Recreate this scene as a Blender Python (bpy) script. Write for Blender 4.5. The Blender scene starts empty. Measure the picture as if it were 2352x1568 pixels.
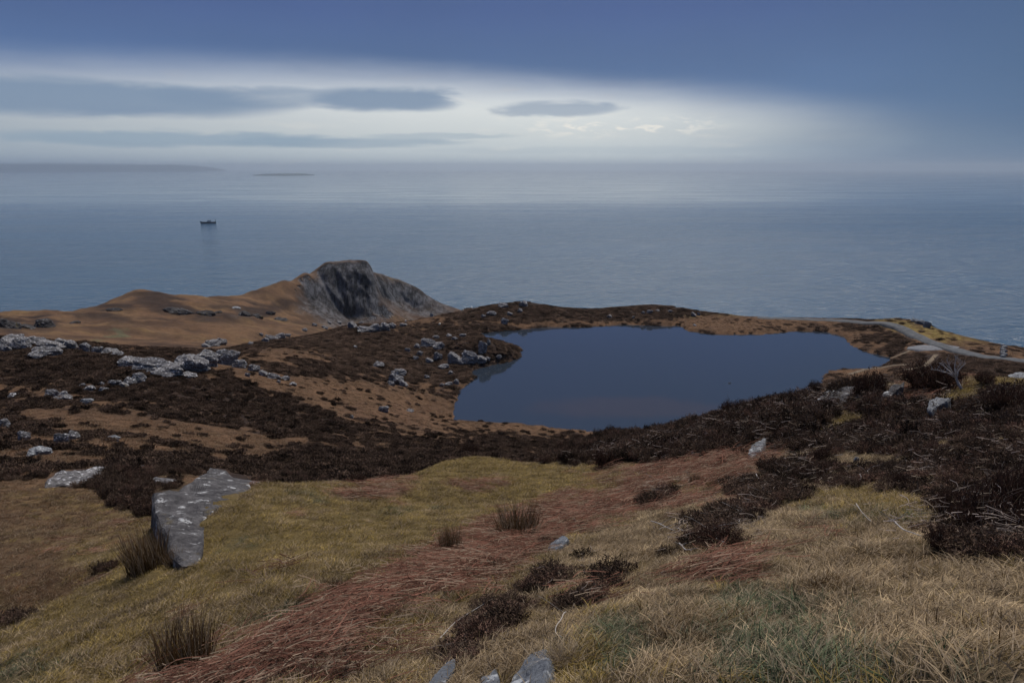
import bpy, bmesh, math, random
import numpy as np
from mathutils import Vector, Matrix

R = math.radians
rng = np.random.default_rng(7)
random.seed(7)
scene = bpy.context.scene
col = scene.collection

# ------------------------------------------------------------------ camera
# photo coordinates used below: a 2352 x 1568 picture
PW, PH, F = 2352.0, 1568.0, 1618.0
PITCH = R(13.82)
CAMZ, EYE = 200.0, 1.65
CP, SP = math.cos(PITCH), math.sin(PITCH)
cam_d = bpy.data.cameras.new('camera')
cam_d.sensor_width = 36.0
cam_d.lens = 36.0 * F / PW
cam_d.clip_start, cam_d.clip_end = 0.05, 200000.0
cam = bpy.data.objects.new('camera', cam_d)
cam.location = (0, 0, CAMZ)
cam.rotation_euler = (math.pi / 2 - PITCH, 0, 0)
col.objects.link(cam)
scene.camera = cam

vs = scene.view_settings
vs.view_transform, vs.look, vs.exposure, vs.gamma = 'Standard', 'None', 1.25, 1.0
vs.use_curve_mapping = False
scene.cycles.use_denoising = True
scene.cycles.max_bounces = 6
scene.cycles.diffuse_bounces = 2
scene.cycles.glossy_bounces = 3
scene.cycles.transparent_max_bounces = 6
scene.cycles.volume_bounces = 2
scene.cycles.caustics_reflective = scene.cycles.caustics_refractive = False


def lin(r, g, b):
    f = lambda c: (c / 255 / 12.92) if c / 255 <= .04045 else ((c / 255 + .055) / 1.055) ** 2.4
    return (f(r), f(g), f(b), 1.0)


class NT:
    """small helper round a node tree"""
    def __init__(s, tree):
        s.t = tree
        tree.nodes.clear()

    def n(s, typ, **kw):
        nd = s.t.nodes.new(typ)
        for k, v in kw.items():
            setattr(nd, k, v)
        return nd

    def put(s, sock, v):
        if hasattr(v, 'is_output'):
            s.t.links.new(v, sock)
        elif v is not None:
            sock.default_value = v

    def m(s, op, a, b=None, c=None, clamp=False):
        nd = s.n('ShaderNodeMath', operation=op, use_clamp=clamp)
        for i, v in enumerate((a, b, c)):
            s.put(nd.inputs[i], v)
        return nd.outputs[0]

    def vm(s, op, a, b=None, scale=None):
        nd = s.n('ShaderNodeVectorMath', operation=op)
        s.put(nd.inputs[0], a)
        s.put(nd.inputs[1], b)
        if scale is not None:
            s.put(nd.inputs['Scale'], scale)
        return nd.outputs[0]

    def mix(s, f, a, b, mode='MIX'):
        nd = s.n('ShaderNodeMix', data_type='RGBA', blend_type=mode)
        s.put(nd.inputs[0], f)
        s.put(nd.inputs[6], a)
        s.put(nd.inputs[7], b)
        return nd.outputs[2]

    def ss(s, x, lo, hi, a=0.0, b=1.0):
        nd = s.n('ShaderNodeMapRange', interpolation_type='SMOOTHSTEP')
        s.put(nd.inputs[0], x)
        for i, v in enumerate((lo, hi, a, b)):
            s.put(nd.inputs[i + 1], v)
        return nd.outputs[0]

    def mr(s, x, lo, hi, a=0.0, b=1.0):
        nd = s.n('ShaderNodeMapRange')
        s.put(nd.inputs[0], x)
        for i, v in enumerate((lo, hi, a, b)):
            s.put(nd.inputs[i + 1], v)
        return nd.outputs[0]

    def noise(s, vec, scale, detail=4.0, rough=.55, dist=0.0, dim='3D'):
        nd = s.n('ShaderNodeTexNoise', noise_dimensions=dim)
        s.put(nd.inputs['Vector'], vec)
        nd.inputs['Scale'].default_value = scale
        nd.inputs['Detail'].default_value = detail
        nd.inputs['Roughness'].default_value = rough
        nd.inputs['Distortion'].default_value = dist
        return nd.outputs[0]

    def ramp(s, f, stops, interp='LINEAR'):
        nd = s.n('ShaderNodeValToRGB')
        cr = nd.color_ramp
        cr.interpolation = interp
        while len(cr.elements) < len(stops):
            cr.elements.new(.5)
        for e, (p, c) in zip(cr.elements, stops):
            e.position = p
            e.color = c if hasattr(c, '__len__') else (c, c, c, 1)
        s.put(nd.inputs[0], f)
        return nd.outputs[0]

    def xyz(s, x, y, z):
        nd = s.n('ShaderNodeCombineXYZ')
        for i, v in enumerate((x, y, z)):
            s.put(nd.inputs[i], v)
        return nd.outputs[0]


def ray(px, py):
    """photo point -> world direction (not normalised), camera looks along +Y"""
    u = (px - PW / 2) / F
    v = (PH / 2 - py) / F
    return u, CP + SP * v, -SP + CP * v


def azT(px, py):
    x, y, z = ray(px, py)
    h = math.hypot(x, y)
    return math.atan2(x, y), -z / h


def azel(px, py):
    a, t = azT(px, py)
    return math.degrees(a), math.degrees(math.atan(-t))


# ------------------------------------------------------------------ sky
SUN_EL, SUN_AZ = R(60), R(24)          # azimuth from +Y towards +X
w = bpy.data.worlds.new('World')
scene.world = w
w.use_nodes = True
N = NT(w.node_tree)
tc = N.n('ShaderNodeTexCoord')
dirv = N.vm('NORMALIZE', tc.outputs['Generated'])
sx = N.n('ShaderNodeSeparateXYZ')
N.put(sx.inputs[0], dirv)
az = N.m('MULTIPLY', N.m('ARCTAN2', sx.outputs[0], sx.outputs[1]), 180 / math.pi)
el = N.m('MULTIPLY', N.m('ARCSINE', sx.outputs[2]), 180 / math.pi)
ela = N.m('ABSOLUTE', el)
streak = N.noise(N.xyz(N.m('MULTIPLY', az, .05), N.m('MULTIPLY', el, .42), 0.0), 1.0, 5, .55)
fine = N.noise(N.xyz(N.m('MULTIPLY', az, .22), N.m('MULTIPLY', el, 1.1), 3.0), 1.0, 5, .6, .4)
soft = N.noise(N.xyz(N.m('MULTIPLY', az, .03), N.m('MULTIPLY', el, .09), 8.0), 1.0, 3, .5)
sc_ = N.m('SUBTRACT', streak, .5)
fc_ = N.m('SUBTRACT', fine, .5)
elw = N.m('ADD', el, N.m('MULTIPLY', sc_, .9))
# lower edge of the cloud deck, as an elevation that changes with azimuth
edge_px = [(0, 150), (300, 152), (600, 158), (900, 168), (1200, 184), (1500, 202), (1750, 220), (1950, 240), (2150, 262), (2352, 280)]
stops = []
for x, y in edge_px:
    a, e = azel(x, y)
    stops.append(((a + 45) / 90, max(e, -1) / 12 + .1))
azn = N.mr(az, -45, 45)
edge = N.m('MULTIPLY', N.m('SUBTRACT', N.ramp(azn, stops, 'B_SPLINE'), .1), 12)
rel = N.m('SUBTRACT', elw, edge)
deck_f = N.ss(N.m('ADD', rel, N.m('MULTIPLY', fc_, .5)), N.mr(az, -30, 25, -2.1, -2.6), N.mr(az, -30, 10, 1.9, 1.3))
# brightness of the clear gap over azimuth (it lies ahead; rain to the right)
aw = N.m('ADD', az, N.m('MULTIPLY', sc_, 5.0))
gap = N.ramp(N.mr(aw, -180, 180), [(0, .12), (.30, .16), (.392, .52), (.43, .72), (.475, .92), (.515, 1.0), (.532, .92), (.548, .72), (.565, .38), (.582, .13), (.60, .04), (.64, .03), (1, .10)], 'LINEAR')
band = N.ramp(N.mr(ela, 0, 9), [(0, lin(192, 206, 216)), (.10, lin(206, 216, 219)), (.28, lin(214, 220, 220)), (.48, lin(226, 230, 229)), (.7, lin(218, 224, 229)), (1, lin(196, 208, 222))])
band = N.mix(N.ss(fine, .55, .75, 0, .30), band, lin(250, 244, 232))
rain = N.ramp(N.mr(ela, 0, 12), [(0, lin(78, 112, 148)), (.25, lin(78, 108, 142)), (.6, lin(76, 102, 138)), (1, lin(72, 95, 134))])
low = N.mix(gap, rain, band)
deck = N.ramp(N.mr(ela, 4, 40), [(0, lin(97, 128, 170)), (.08, lin(88, 116, 160)), (.2, lin(76, 98, 148)), (.45, lin(74, 93, 136)), (1, lin(80, 94, 126))])
deck = N.mix(N.ss(soft, .35, .7, 0, .35), deck, lin(70, 92, 124))
deck = N.mix(N.ss(az, 12, 40, 0, .55), deck, lin(66, 94, 124))
colr = N.mix(deck_f, low, deck)
# flat grey clouds lying in the gap: (photo x, y, half width, half height, strength)
for x, y, rx, ry, k in [(180, 225, 420, 34, .92), (560, 226, 190, 22, .55), (880, 230, 185, 25, .92), (1285, 250, 150, 15, .62),
                        (420, 320, 360, 15, .72), (800, 327, 280, 9, .6), (1000, 314, 180, 6, .4), (1450, 345, 500, 8, .16), (620, 208, 120, 8, .3)]:
    a, e = azel(x, y)
    ra, re = rx / F * 57.3 * .9, ry / F * 57.3
    p = N.m('DIVIDE', N.m('SUBTRACT', N.m('ADD', az, N.m('MULTIPLY', fc_, 6.0)), a), ra)
    q = N.m('DIVIDE', N.m('SUBTRACT', N.m('ADD', el, N.m('ADD', N.m('MULTIPLY', fc_, .9), N.m('MULTIPLY', sc_, .3))), e), re)
    rr = N.m('ADD', N.m('POWER', N.m('ABSOLUTE', p), 2.6), N.m('MULTIPLY', q, q))
    msk = N.ss(rr, 1.5, .3, 0, k)
    colr = N.mix(msk, colr, lin(124, 146, 172) if y < 280 else lin(140, 164, 184))
# bright lumpy cumulus low in the gap
a0, e0 = azel(1420, 292)
lump = N.noise(N.xyz(N.m('MULTIPLY', az, .55), N.m('MULTIPLY', el, 2.2), 5.0), 1.0, 6, .62, .6)
near_ = N.m('MULTIPLY', N.ss(N.m('ABSOLUTE', N.m('SUBTRACT', az, a0)), 9.5, 3.0), N.ss(N.m('ABSOLUTE', N.m('SUBTRACT', el, e0)), 1.0, .1))
colr = N.mix(N.m('MULTIPLY', near_, N.ss(lump, .50, .62, 0, .75)), colr, lin(252, 246, 234))
# a thin part of the clear sky's own light shows through
sky = N.n('ShaderNodeTexSky', sky_type='NISHITA')
sky.sun_disc = False
sky.sun_elevation, sky.sun_rotation = SUN_EL, SUN_AZ
colr = N.mix(.975, N.vm('SCALE', sky.outputs[0], scale=.08), colr)
bg = N.n('ShaderNodeBackground')
N.put(bg.inputs[0], colr)
bg.inputs[1].default_value = 2 ** -1.25
out = N.n('ShaderNodeOutputWorld')
N.t.links.new(bg.outputs[0], out.inputs[0])

sun_d = bpy.data.lights.new('sun', 'SUN')
sun_d.energy, sun_d.angle, sun_d.color = 1.5, R(24), (1.0, .93, .84)
sun = bpy.data.objects.new('sun', sun_d)
sv = Vector((math.sin(SUN_AZ) * math.cos(SUN_EL), math.cos(SUN_AZ) * math.cos(SUN_EL), math.sin(SUN_EL)))
sun.rotation_euler = sv.to_track_quat('Z', 'Y').to_euler()
sun.location = (0, 0, 400)
col.objects.link(sun)

# ------------------------------------------------------------------ noise
def _hash(ix, iy, iz, seed):
    h = (ix.astype(np.int64) * 374761393 + iy.astype(np.int64) * 668265263 + iz.astype(np.int64) * 2147483647 + seed * 144665) & 0xFFFFFFFF
    h = ((h ^ (h >> 13)) * 1274126177) & 0xFFFFFFFF
    h = ((h ^ (h >> 16)) * 2246822519) & 0xFFFFFFFF
    return (h ^ (h >> 15)) & 0xFFFF


def noise2(x, y, seed=0):
    x0, y0 = np.floor(x), np.floor(y)
    fx, fy = x - x0, y - y0
    ix, iy = x0.astype(np.int64), y0.astype(np.int64)
    z = np.zeros_like(ix)
    u, v = fx * fx * fx * (fx * (fx * 6 - 15) + 10), fy * fy * fy * (fy * (fy * 6 - 15) + 10)

    def g(ax, ay, dx, dy):
        a = _hash(ix + ax, iy + ay, z, seed) * (2 * math.pi / 65536)
        return np.cos(a) * dx + np.sin(a) * dy
    a = g(0, 0, fx, fy); b = g(1, 0, fx - 1, fy)
    c = g(0, 1, fx, fy - 1); d = g(1, 1, fx - 1, fy - 1)
    return (a + u * (b - a) + v * ((c + u * (d - c)) - (a + u * (b - a)))) * 1.4


def fbm(x, y, octv=4, seed=0, gain=.5, ridged=False):
    s, amp, tot = 0, 1.0, 0
    for o in range(octv):
        n = noise2(x * 2 ** o + o * 17.3, y * 2 ** o - o * 9.1, seed + o)
        if ridged:
            n = 1 - 2 * np.abs(n)
        s = s + n * amp
        tot += amp
        amp *= gain
    return s / tot


def sstep(x, a, b):
    t = np.clip((x - a) / (b - a), 0, 1)
    return t * t * (3 - 2 * t)


# ------------------------------------------------------------------ terrain: control points
LZ = 140.0      # level of the lake; the sea lies at 0, the eye at 200
# per photo column: visible ground points (y, metres away) and hidden ground (None, metres, drop per metre)
h = lambda d, t: (None, d, t)
seaR = [h(500, .45), h(800, .28), h(1150, .2)]
COLS = {
    0: [(1568, 8), (1500, 10), (1440, 12.5), h(16, .60), (1340, 20), (1250, 26), (1150, 34), (1110, 40), (1060, 58), (1000, 80), (940, 105), (870, 135), (800, 170), (768, 190), h(230, .205), h(320, .205), (755, 420), (735, 520), (719, 620), h(680, .19), h(760, .27), h(1150, .2)],
    200: [(1568, 7.2), (1450, 9.8), (1340, 13.5), h(17, .56), (1290, 20), (1200, 28), (1120, 38), (1080, 45), (1040, 62), (960, 92), (870, 130), (810, 162), (787, 172), h(220, .235), h(320, .228), (775, 430), (740, 560), (711, 670), h(730, .20), h(800, .26), h(1150, .2)],
    400: [(1568, 6), (1400, 8.3), (1280, 12), (1150, 15.5), h(19, .50), h(30, .44), (1090, 40), (1060, 60), (960, 95), (900, 118), (860, 132), (820, 155), (806, 165), h(210, .26), h(300, .245), (790, 420), (760, 500), (730, 590), (682, 735), h(790, .19), h(880, .24), h(1150, .2)],
    600: [(1568, 5.2), (1400, 7.2), (1300, 9.3), (1200, 12.3), (1105, 17.5), h(22, .50), h(40, .455), (1085, 58), (1000, 90), (930, 118), (880, 135), (840, 160), (800, 190), (775, 215), h(280, .25), h(400, .235), (770, 520), (740, 620), (710, 720), (662, 830), h(870, .19), h(960, .215), h(1150, .2)],
    800: [(1568, 4.3), (1400, 6.3), (1250, 10.5), (1160, 15.5), (1110, 20), h(26, .51), h(45, .47), (1090, 62), (1040, 85), (980, 110), (900, 150), (830, 200), (780, 235), (740, 262), h(330, .245), h(600, .24), h(800, .225), (735, 872), (700, 884), (660, 895), (620, 905), (595, 922), h(960, .17), h(1050, .2), h(1150, .2)],
    1000: [(1568, 3.7), (1400, 5.8), (1280, 9.5), (1180, 14), (1100, 20), (1068, 24), h(30, .50), h(60, .465), (1050, 80), (1020, 105), (970, 145), (900, 185), (850, 205), (800, 232), (760, 255), (724, 285), h(330, .27), h(420, .42), h(500, .42), h(800, .27), h(940, .205), (690, 1003), h(1060, .205), h(1150, .2)],
    1200: [(1568, 3.3), (1400, 5.3), (1270, 9.8), (1150, 17), (1085, 23), (1063, 26), h(33, .49), h(60, .47), h(100, .43), (1020, 125), (990, 150), h(200, .303), h(255, .237), (760, 262), (720, 280), (684, 292), h(330, .24), h(380, .45)] + seaR,
    1400: [(1568, 3.0), (1400, 4.9), (1280, 8), (1170, 13.5), (1085, 22), (1040, 29), (988, 40), h(50, .44), h(90, .43), h(140, .41), h(165, .37), h(270, .223), (745, 275), (715, 288), (699, 300), h(335, .24), h(380, .45)] + seaR,
    1600: [(1568, 2.8), (1400, 4.5), (1280, 6.8), (1180, 10.5), (1080, 18), (1000, 27), (970, 34), h(44, .42), h(90, .42), h(150, .385), h(175, .345), h(272, .221), (765, 276), (730, 290), (704, 303), h(335, .24), h(380, .45)] + seaR,
    1800: [(1568, 2.7), (1400, 4.2), (1280, 6.2), (1180, 9), (1080, 14.5), (1000, 21), (925, 32), h(42, .40), h(90, .41), h(160, .36), h(200, .303), h(278, .216), (762, 283), (740, 292), (722, 305), h(340, .24), h(385, .45)] + seaR,
    2000: [(1568, 2.6), (1400, 4), (1250, 6.5), (1100, 12), (1000, 19), (890, 29), h(38, .36), h(100, .37), h(180, .325), (860, 226), (845, 238), (800, 262), (770, 282), (730, 308), h(340, .24), h(385, .45)] + seaR,
    2200: [(1568, 2.6), (1400, 3.9), (1250, 6.0), (1100, 11), (1000, 16.5), (920, 23), (866, 29), h(38, .34), h(100, .36), h(180, .31), (850, 225), (820, 245), (790, 265), (768, 285), h(320, .25), h(365, .48)] + seaR,
    2352: [(1568, 2.6), (1400, 3.8), (1250, 5.8), (1100, 10), (1000, 14.5), (920, 20), (864, 26), h(35, .33), h(100, .36), h(180, .29), (845, 235), (825, 250), (810, 262), (795, 280), h(320, .25), h(365, .48)] + seaR,
}
EXTRA = [(330, 667, 742), (270, 681, 722), (470, 689, 790), (700, 620, 885), (750, 598, 908), (700, 690, 850), (650, 715, 790), (735, 640, 893),
         (850, 598, 926), (856, 608, 927), (860, 640, 915), (872, 628, 960), (866, 640, 945), (888, 700, 893), (905, 735, 882), (880, 628, 985), (920, 641, 990), (960, 659, 1000), (1038, 705, 1008), (960, 715, 972), (930, 690, 975),
         (1090, 696, 288), (1270, 698, 296), (1550, 693, 302), (1480, 691, 300), (2060, 731, 298), (2090, 728, 298), (2110, 727, 298), (2126, 731, 298), (2060, 732, 314), (2090, 729, 314), (2110, 728, 314), (2126, 733, 312), (2145, 752, 304), (1700, 768, 268), (1700, 719, 302), (1900, 724, 307), (650, 640, 858), (560, 672, 814), (520, 681, 800), (625, 652, 845), (858, 606, 928), (1070, 1044, 26), (1000, 1072, 25), (1140, 1056, 26.5)]
pts = []
for x, lst in COLS.items():
    for y, d, *t in lst:
        if y is None:
            a, _ = azT(x, 850)
            T = t[0]
        else:
            a, T = azT(x, y)
        pts.append((a, math.log(d), T - EYE / d))
for x, y, d in EXTRA:
    a, T = azT(x, y)
    pts.append((a, math.log(d), T - EYE / d))
for x, d, T in ((868, 912, .172), (870, 940, .176), (878, 950, .172), (862, 938, .165), (866, 928, .17), (890, 930, .188), (890, 955, .178), (660, 905, .165), (600, 880, .185), (740, 950, .15), (700, 930, .155)):
    pts.append((azT(x, 640)[0], math.log(d), T - EYE / d))
# the ground goes on past both sides of the frame, and up the hill behind the viewer
for x, s in ((0, -1), (2352, 1)):
    for y, d, *t in COLS[x]:
        T = t[0] if y is None else azT(x, y)[1]
        pts.append((s * R(55), math.log(d), T - EYE / d))
for d in (1, 2, 4, 8, 16, 40, 100, 250, 600, 1150):
    L = math.log(d)
    pts.append((R(-95), L, .30 if d < 300 else .2))
    pts.append((R(95), L, .05 if d < 40 else (.18 if d < 600 else .2)))
    for s in (-1, 1):
        up = -.25 if d <= 16 else (-.2 if d <= 40 else (-.1 if d <= 100 else (.0 if d <= 250 else .2)))
        pts.append((s * R(145), L, up))
        pts.append((s * R(180), L, up * 1.1))
for a, q in ((-40, .36), (-20, .36), (0, .34), (20, .3), (40, .26)):
    for d in (.7, 1.5):
        pts.append((R(a), math.log(d), q))
pts = np.array(pts)
n = len(pts)
r = np.sqrt((pts[:, None, 0] - pts[None, :, 0]) ** 2 + (pts[:, None, 1] - pts[None, :, 1]) ** 2)
A = np.zeros((n + 1, n + 1))
A[:n, :n] = -r + np.eye(n) * -.0008
A[:n, n] = A[n, :n] = 1
wts = np.linalg.solve(A, np.append(pts[:, 2], 0))

AZV = np.linspace(R(-41), R(41), 741)
AZS = np.concatenate([np.linspace(R(-180), R(-42), 50), AZV, np.linspace(R(42), R(180), 50)])
LD = np.concatenate([np.linspace(math.log(.6), math.log(700), 330), np.linspace(math.log(700), math.log(1150), 150)[1:]])
AZC = np.concatenate([AZS[:50:2], AZV[::2], AZS[-50::2], AZS[-1:]])
QC = np.empty((len(LD), len(AZC)))
for i in range(0, len(LD), 40):
    L = LD[i:i + 40]
    a_, l_ = np.meshgrid(AZC, L)
    rr = np.sqrt((a_.ravel()[:, None] - pts[None, :, 0]) ** 2 + (l_.ravel()[:, None] - pts[None, :, 1]) ** 2)
    QC[i:i + 40] = (-(rr @ wts[:n]) + wts[n]).reshape(a_.shape)


ci = np.clip(np.searchsorted(AZC, AZS) - 1, 0, len(AZC) - 2)
cf = (AZS - AZC[ci]) / (AZC[ci + 1] - AZC[ci])
Q = QC[:, ci] * (1 - cf) + QC[:, ci + 1] * cf


def blur(a, sig, axis):
    k = int(sig * 3 + 1)
    ker = np.exp(-.5 * (np.arange(-k, k + 1) / sig) ** 2)
    ker /= ker.sum()
    pad = [(0, 0), (0, 0)]
    pad[axis] = (k, k)
    b = np.pad(a, pad, 'edge')
    o = np.zeros_like(a)
    for j, wv in enumerate(ker):
        sl = [slice(None), slice(None)]
        sl[axis] = slice(j, j + a.shape[axis])
        o += wv * b[tuple(sl)]
    return o


Q1 = blur(blur(Q, 1.3, 0), 4.5, 1)
Q2 = blur(blur(Q, 1.2, 0), 2.0, 1)
fw = sstep(LD, math.log(600), math.log(800))[:, None]
Q = Q1 * (1 - fw) + Q2 * fw
DS = np.concatenate([np.geomspace(.6, 40, 360), np.geomspace(40, 840, 360)[1:], np.linspace(840, 1010, 120)[1:], np.linspace(1010, 1150, 12)[1:]])
lds = np.log(DS)
fi = np.clip(np.interp(lds, LD, np.arange(len(LD))), 0, len(LD) - 1.001)
i0 = fi.astype(int)
Q = Q[i0] * (1 - (fi - i0))[:, None] + Q[i0 + 1] * (fi - i0)[:, None]

AA, DD = np.meshgrid(AZS, DS)
X, Y = DD * np.sin(AA), DD * np.cos(AA)
Z = np.maximum(CAMZ - EYE - DD * Q, -8.0)


def proj(x, y, z):
    """world -> photo coordinates and distance"""
    zz = z - CAMZ
    dep = y * CP - zz * SP
    up = y * SP + zz * CP
    dep = np.where(np.abs(dep) < 1e-6, 1e-6, dep)
    px = PW / 2 + F * x / dep
    py = PH / 2 - F * up / dep
    return np.where(dep > 0, px, -9e3), np.where(dep > 0, py, 9e3)


# ---- lake outline (photo points dropped onto the level z = LZ)
LAKE_PX = [(1040, 968), (1036, 944), (1050, 920), (1053, 897), (1086, 874), (1082, 852), (1118, 840), (1160, 832), (1186, 824), (1197, 808), (1190, 797), (1160, 786), (1110, 775), (1098, 765), (1180, 758), (1250, 751), (1330, 751), (1450, 745),
           (1500, 748), (1560, 748), (1582, 760), (1640, 768), (1750, 768), (1830, 760), (1900, 762), (1938, 772), (1952, 790), (1985, 806), (2045, 821), (2047, 830), (2020, 845), (1960, 848), (1905, 851), (1888, 868), (1890, 885), (1860, 910), (1760, 950), (1600, 992), (1440, 1000), (1370, 992), (1310, 988), (1240, 979), (1130, 973)]
lk = []
for x, y in LAKE_PX:
    a, T = azT(x, y)
    d = (CAMZ - LZ) / T
    lk.append((d * math.sin(a), d * math.cos(a)))
lk = np.array(lk)


def poly_sd(px, py, poly):
    """signed distance, positive outside"""
    d2 = np.full(px.shape, 1e18)
    ins = np.zeros(px.shape, bool)
    m = len(poly)
    for i in range(m):
        ax, ay = poly[i]
        bx, by = poly[(i + 1) % m]
        ex, ey = bx - ax, by - ay
        t = np.clip(((px - ax) * ex + (py - ay) * ey) / (ex * ex + ey * ey), 0, 1)
        d2 = np.minimum(d2, (px - ax - t * ex) ** 2 + (py - ay - t * ey) ** 2)
        c = (ay > py) != (by > py)
        ins ^= c & (px < (bx - ax) * (py - ay) / (by - ay + 1e-12) + ax)
    d = np.sqrt(d2)
    return np.where(ins, -d, d)


rows = (DS > 120) & (DS < 340)
sub = np.ix_(rows, (AZS > R(-20)) & (AZS < R(41)))
SD = np.full(X.shape, 99.0)
SD[sub] = poly_sd(X[sub] + .8 * noise2(X[sub] * .3, Y[sub] * .3, 5), Y[sub] + .8 * noise2(X[sub] * .3 + 40, Y[sub] * .3, 6), lk)

# ---- relief
land = sstep(DD, 25, 70)
nearw = 1 - sstep(DD, 25, 60)
quiet = sstep(SD, 0, 12)
Z += nearw * (.17 * fbm(X * .5, Y * .5, 3, 11) + .075 * fbm(X * 2.2, Y * 2.2, 3, 12)) * sstep(DD, .5, 2.5)
Z += land * quiet * (.9 * fbm(X / 22, Y / 22, 4, 13) + .35 * fbm(X / 5, Y / 5, 3, 14))
far = sstep(DD, 330, 480)
Z += far * (4.5 * fbm(X / 60, Y / 60, 4, 15, ridged=True) - 1.5 + 1.3 * fbm(X / 14, Y / 14, 3, 16)) * (1 - .6 * sstep(DD, 780, 860))
bank = LZ + .25 + .5 * sstep(SD, 0, 3) + .03 * SD
near_l = 1 - sstep(SD, 4, 16)
Zl = np.maximum(Z, bank)
Z = np.where(SD < 16, np.where(SD > 0, np.maximum(bank, Z * (1 - near_l) + np.minimum(Z, bank + .22 * np.maximum(SD, 0)) * near_l), LZ - .15 - .12 * np.minimum(-SD, 12)), Z)
# the rocky knoll that juts into the lake, and the far-shore knolls
def knoll(px, py, z0, rx, ry, hgt, seed):
    a, T = azT(px, py)
    d = (CAMZ - z0) / T
    cx, cy = d * math.sin(a), d * math.cos(a)
    rr = ((X - cx) / rx) ** 2 + ((Y - cy) / ry) ** 2
    return hgt * np.exp(-rr * 1.3) * (1 + .5 * fbm(X / 5, Y / 5, 4, seed))
shore = sstep(SD, -.1, 2.5)
Z += shore * knoll(1095, 814, LZ + 1, 15, 8, 5.2, 31)
Z += shore * knoll(1180, 715, LZ + 3, 16, 12, 1.6, 32)
Z += shore * knoll(1540, 712, LZ + 3, 16, 8, 1.0, 33)
# cliffs: slope-driven rock relief pushed out sideways towards the viewer
gz = np.gradient(Z, axis=0) / np.gradient(DD, axis=0)
cl = sstep(np.abs(gz), .8, 1.5) * sstep(DD, 640, 760)
cl = blur(cl, 1.5, 0)
lat = AA * 900
push = cl * (9 * fbm(lat / 26 + Z / 60, Z / 70, 4, 41, .55, True) + 4 * fbm(lat / 7, Z / 16, 4, 42, .6, True) + 1.5 * fbm(lat / 2.5, Z / 4, 3, 43))
PX_ = X - np.sin(AA) * push
PY_ = Y - np.cos(AA) * push
ROCKW = cl
X0, Y0 = X, Y

# height lookup in the dense sector
va0 = int(np.argmin(np.abs(AZS - AZV[0])))
Zv = Z[:, va0:va0 + len(AZV)]
Tv = (CAMZ - Zv) / DS[:, None]
RUN = np.minimum.accumulate(Tv, axis=0)


def zat(x, y):
    d = np.hypot(x, y)
    a = np.arctan2(x, y)
    fa = np.clip((a - AZV[0]) / (AZV[1] - AZV[0]), 0, len(AZV) - 1.001)
    ia = fa.astype(int)
    fd = np.clip(np.interp(np.log(np.maximum(d, .6)), lds, np.arange(len(DS))), 0, len(DS) - 1.001)
    j = fd.astype(int)
    fa -= ia
    fd -= j
    return (Zv[j, ia] * (1 - fd) * (1 - fa) + Zv[j + 1, ia] * fd * (1 - fa) + Zv[j, ia + 1] * (1 - fd) * fa + Zv[j + 1, ia + 1] * fd * fa)


def hidden_by(x, y, z):
    """how far (in drop per metre) a point lies behind nearer ground"""
    d = np.hypot(x, y)
    a = np.arctan2(x, y)
    ia = np.clip(((a - AZV[0]) / (AZV[1] - AZV[0])).round().astype(int), 0, len(AZV) - 1)
    j = np.clip(np.interp(np.log(np.maximum(d, .6)), lds, np.arange(len(DS))).astype(int) - 1, 0, len(DS) - 1)
    return (CAMZ - z) / d - RUN[j, ia]


def hit(px, py, dmin=0.0):
    """first ground point seen at a photo point"""
    a, T = azT(px, py)
    fa = (a - AZV[0]) / (AZV[1] - AZV[0])
    ia = min(max(int(fa), 0), len(AZV) - 2)
    fa -= ia
    prof = Tv[:, ia] * (1 - fa) + Tv[:, ia + 1] * fa
    ok = np.where((prof <= T) & (DS >= dmin))[0]
    j = int(ok[0]) if len(ok) else int(np.argmin(np.where(DS >= dmin, prof, 9)))
    if j > 0 and prof[j - 1] > T and DS[j - 1] >= dmin:
        t = (prof[j - 1] - T) / (prof[j - 1] - prof[j])
        d = DS[j - 1] + t * (DS[j] - DS[j - 1])
    else:
        d = DS[j]
    x, y = d * math.sin(a), d * math.cos(a)
    return Vector((x, y, float(zat(np.array([x]), np.array([y]))[0])))


def grad_at(x, y, e):
    return (zat(x + e, y) - zat(x - e, y)) / (2 * e), (zat(x, y + e) - zat(x, y - e)) / (2 * e)


# ------------------------------------------------------------------ vegetation zones
ZN = ['heather', 'orange', 'yellow', 'straw', 'green', 'bracken', 'rock', 'path']
SOIL = ((.030, .020, .012), (.075, .052, .030))
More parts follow.
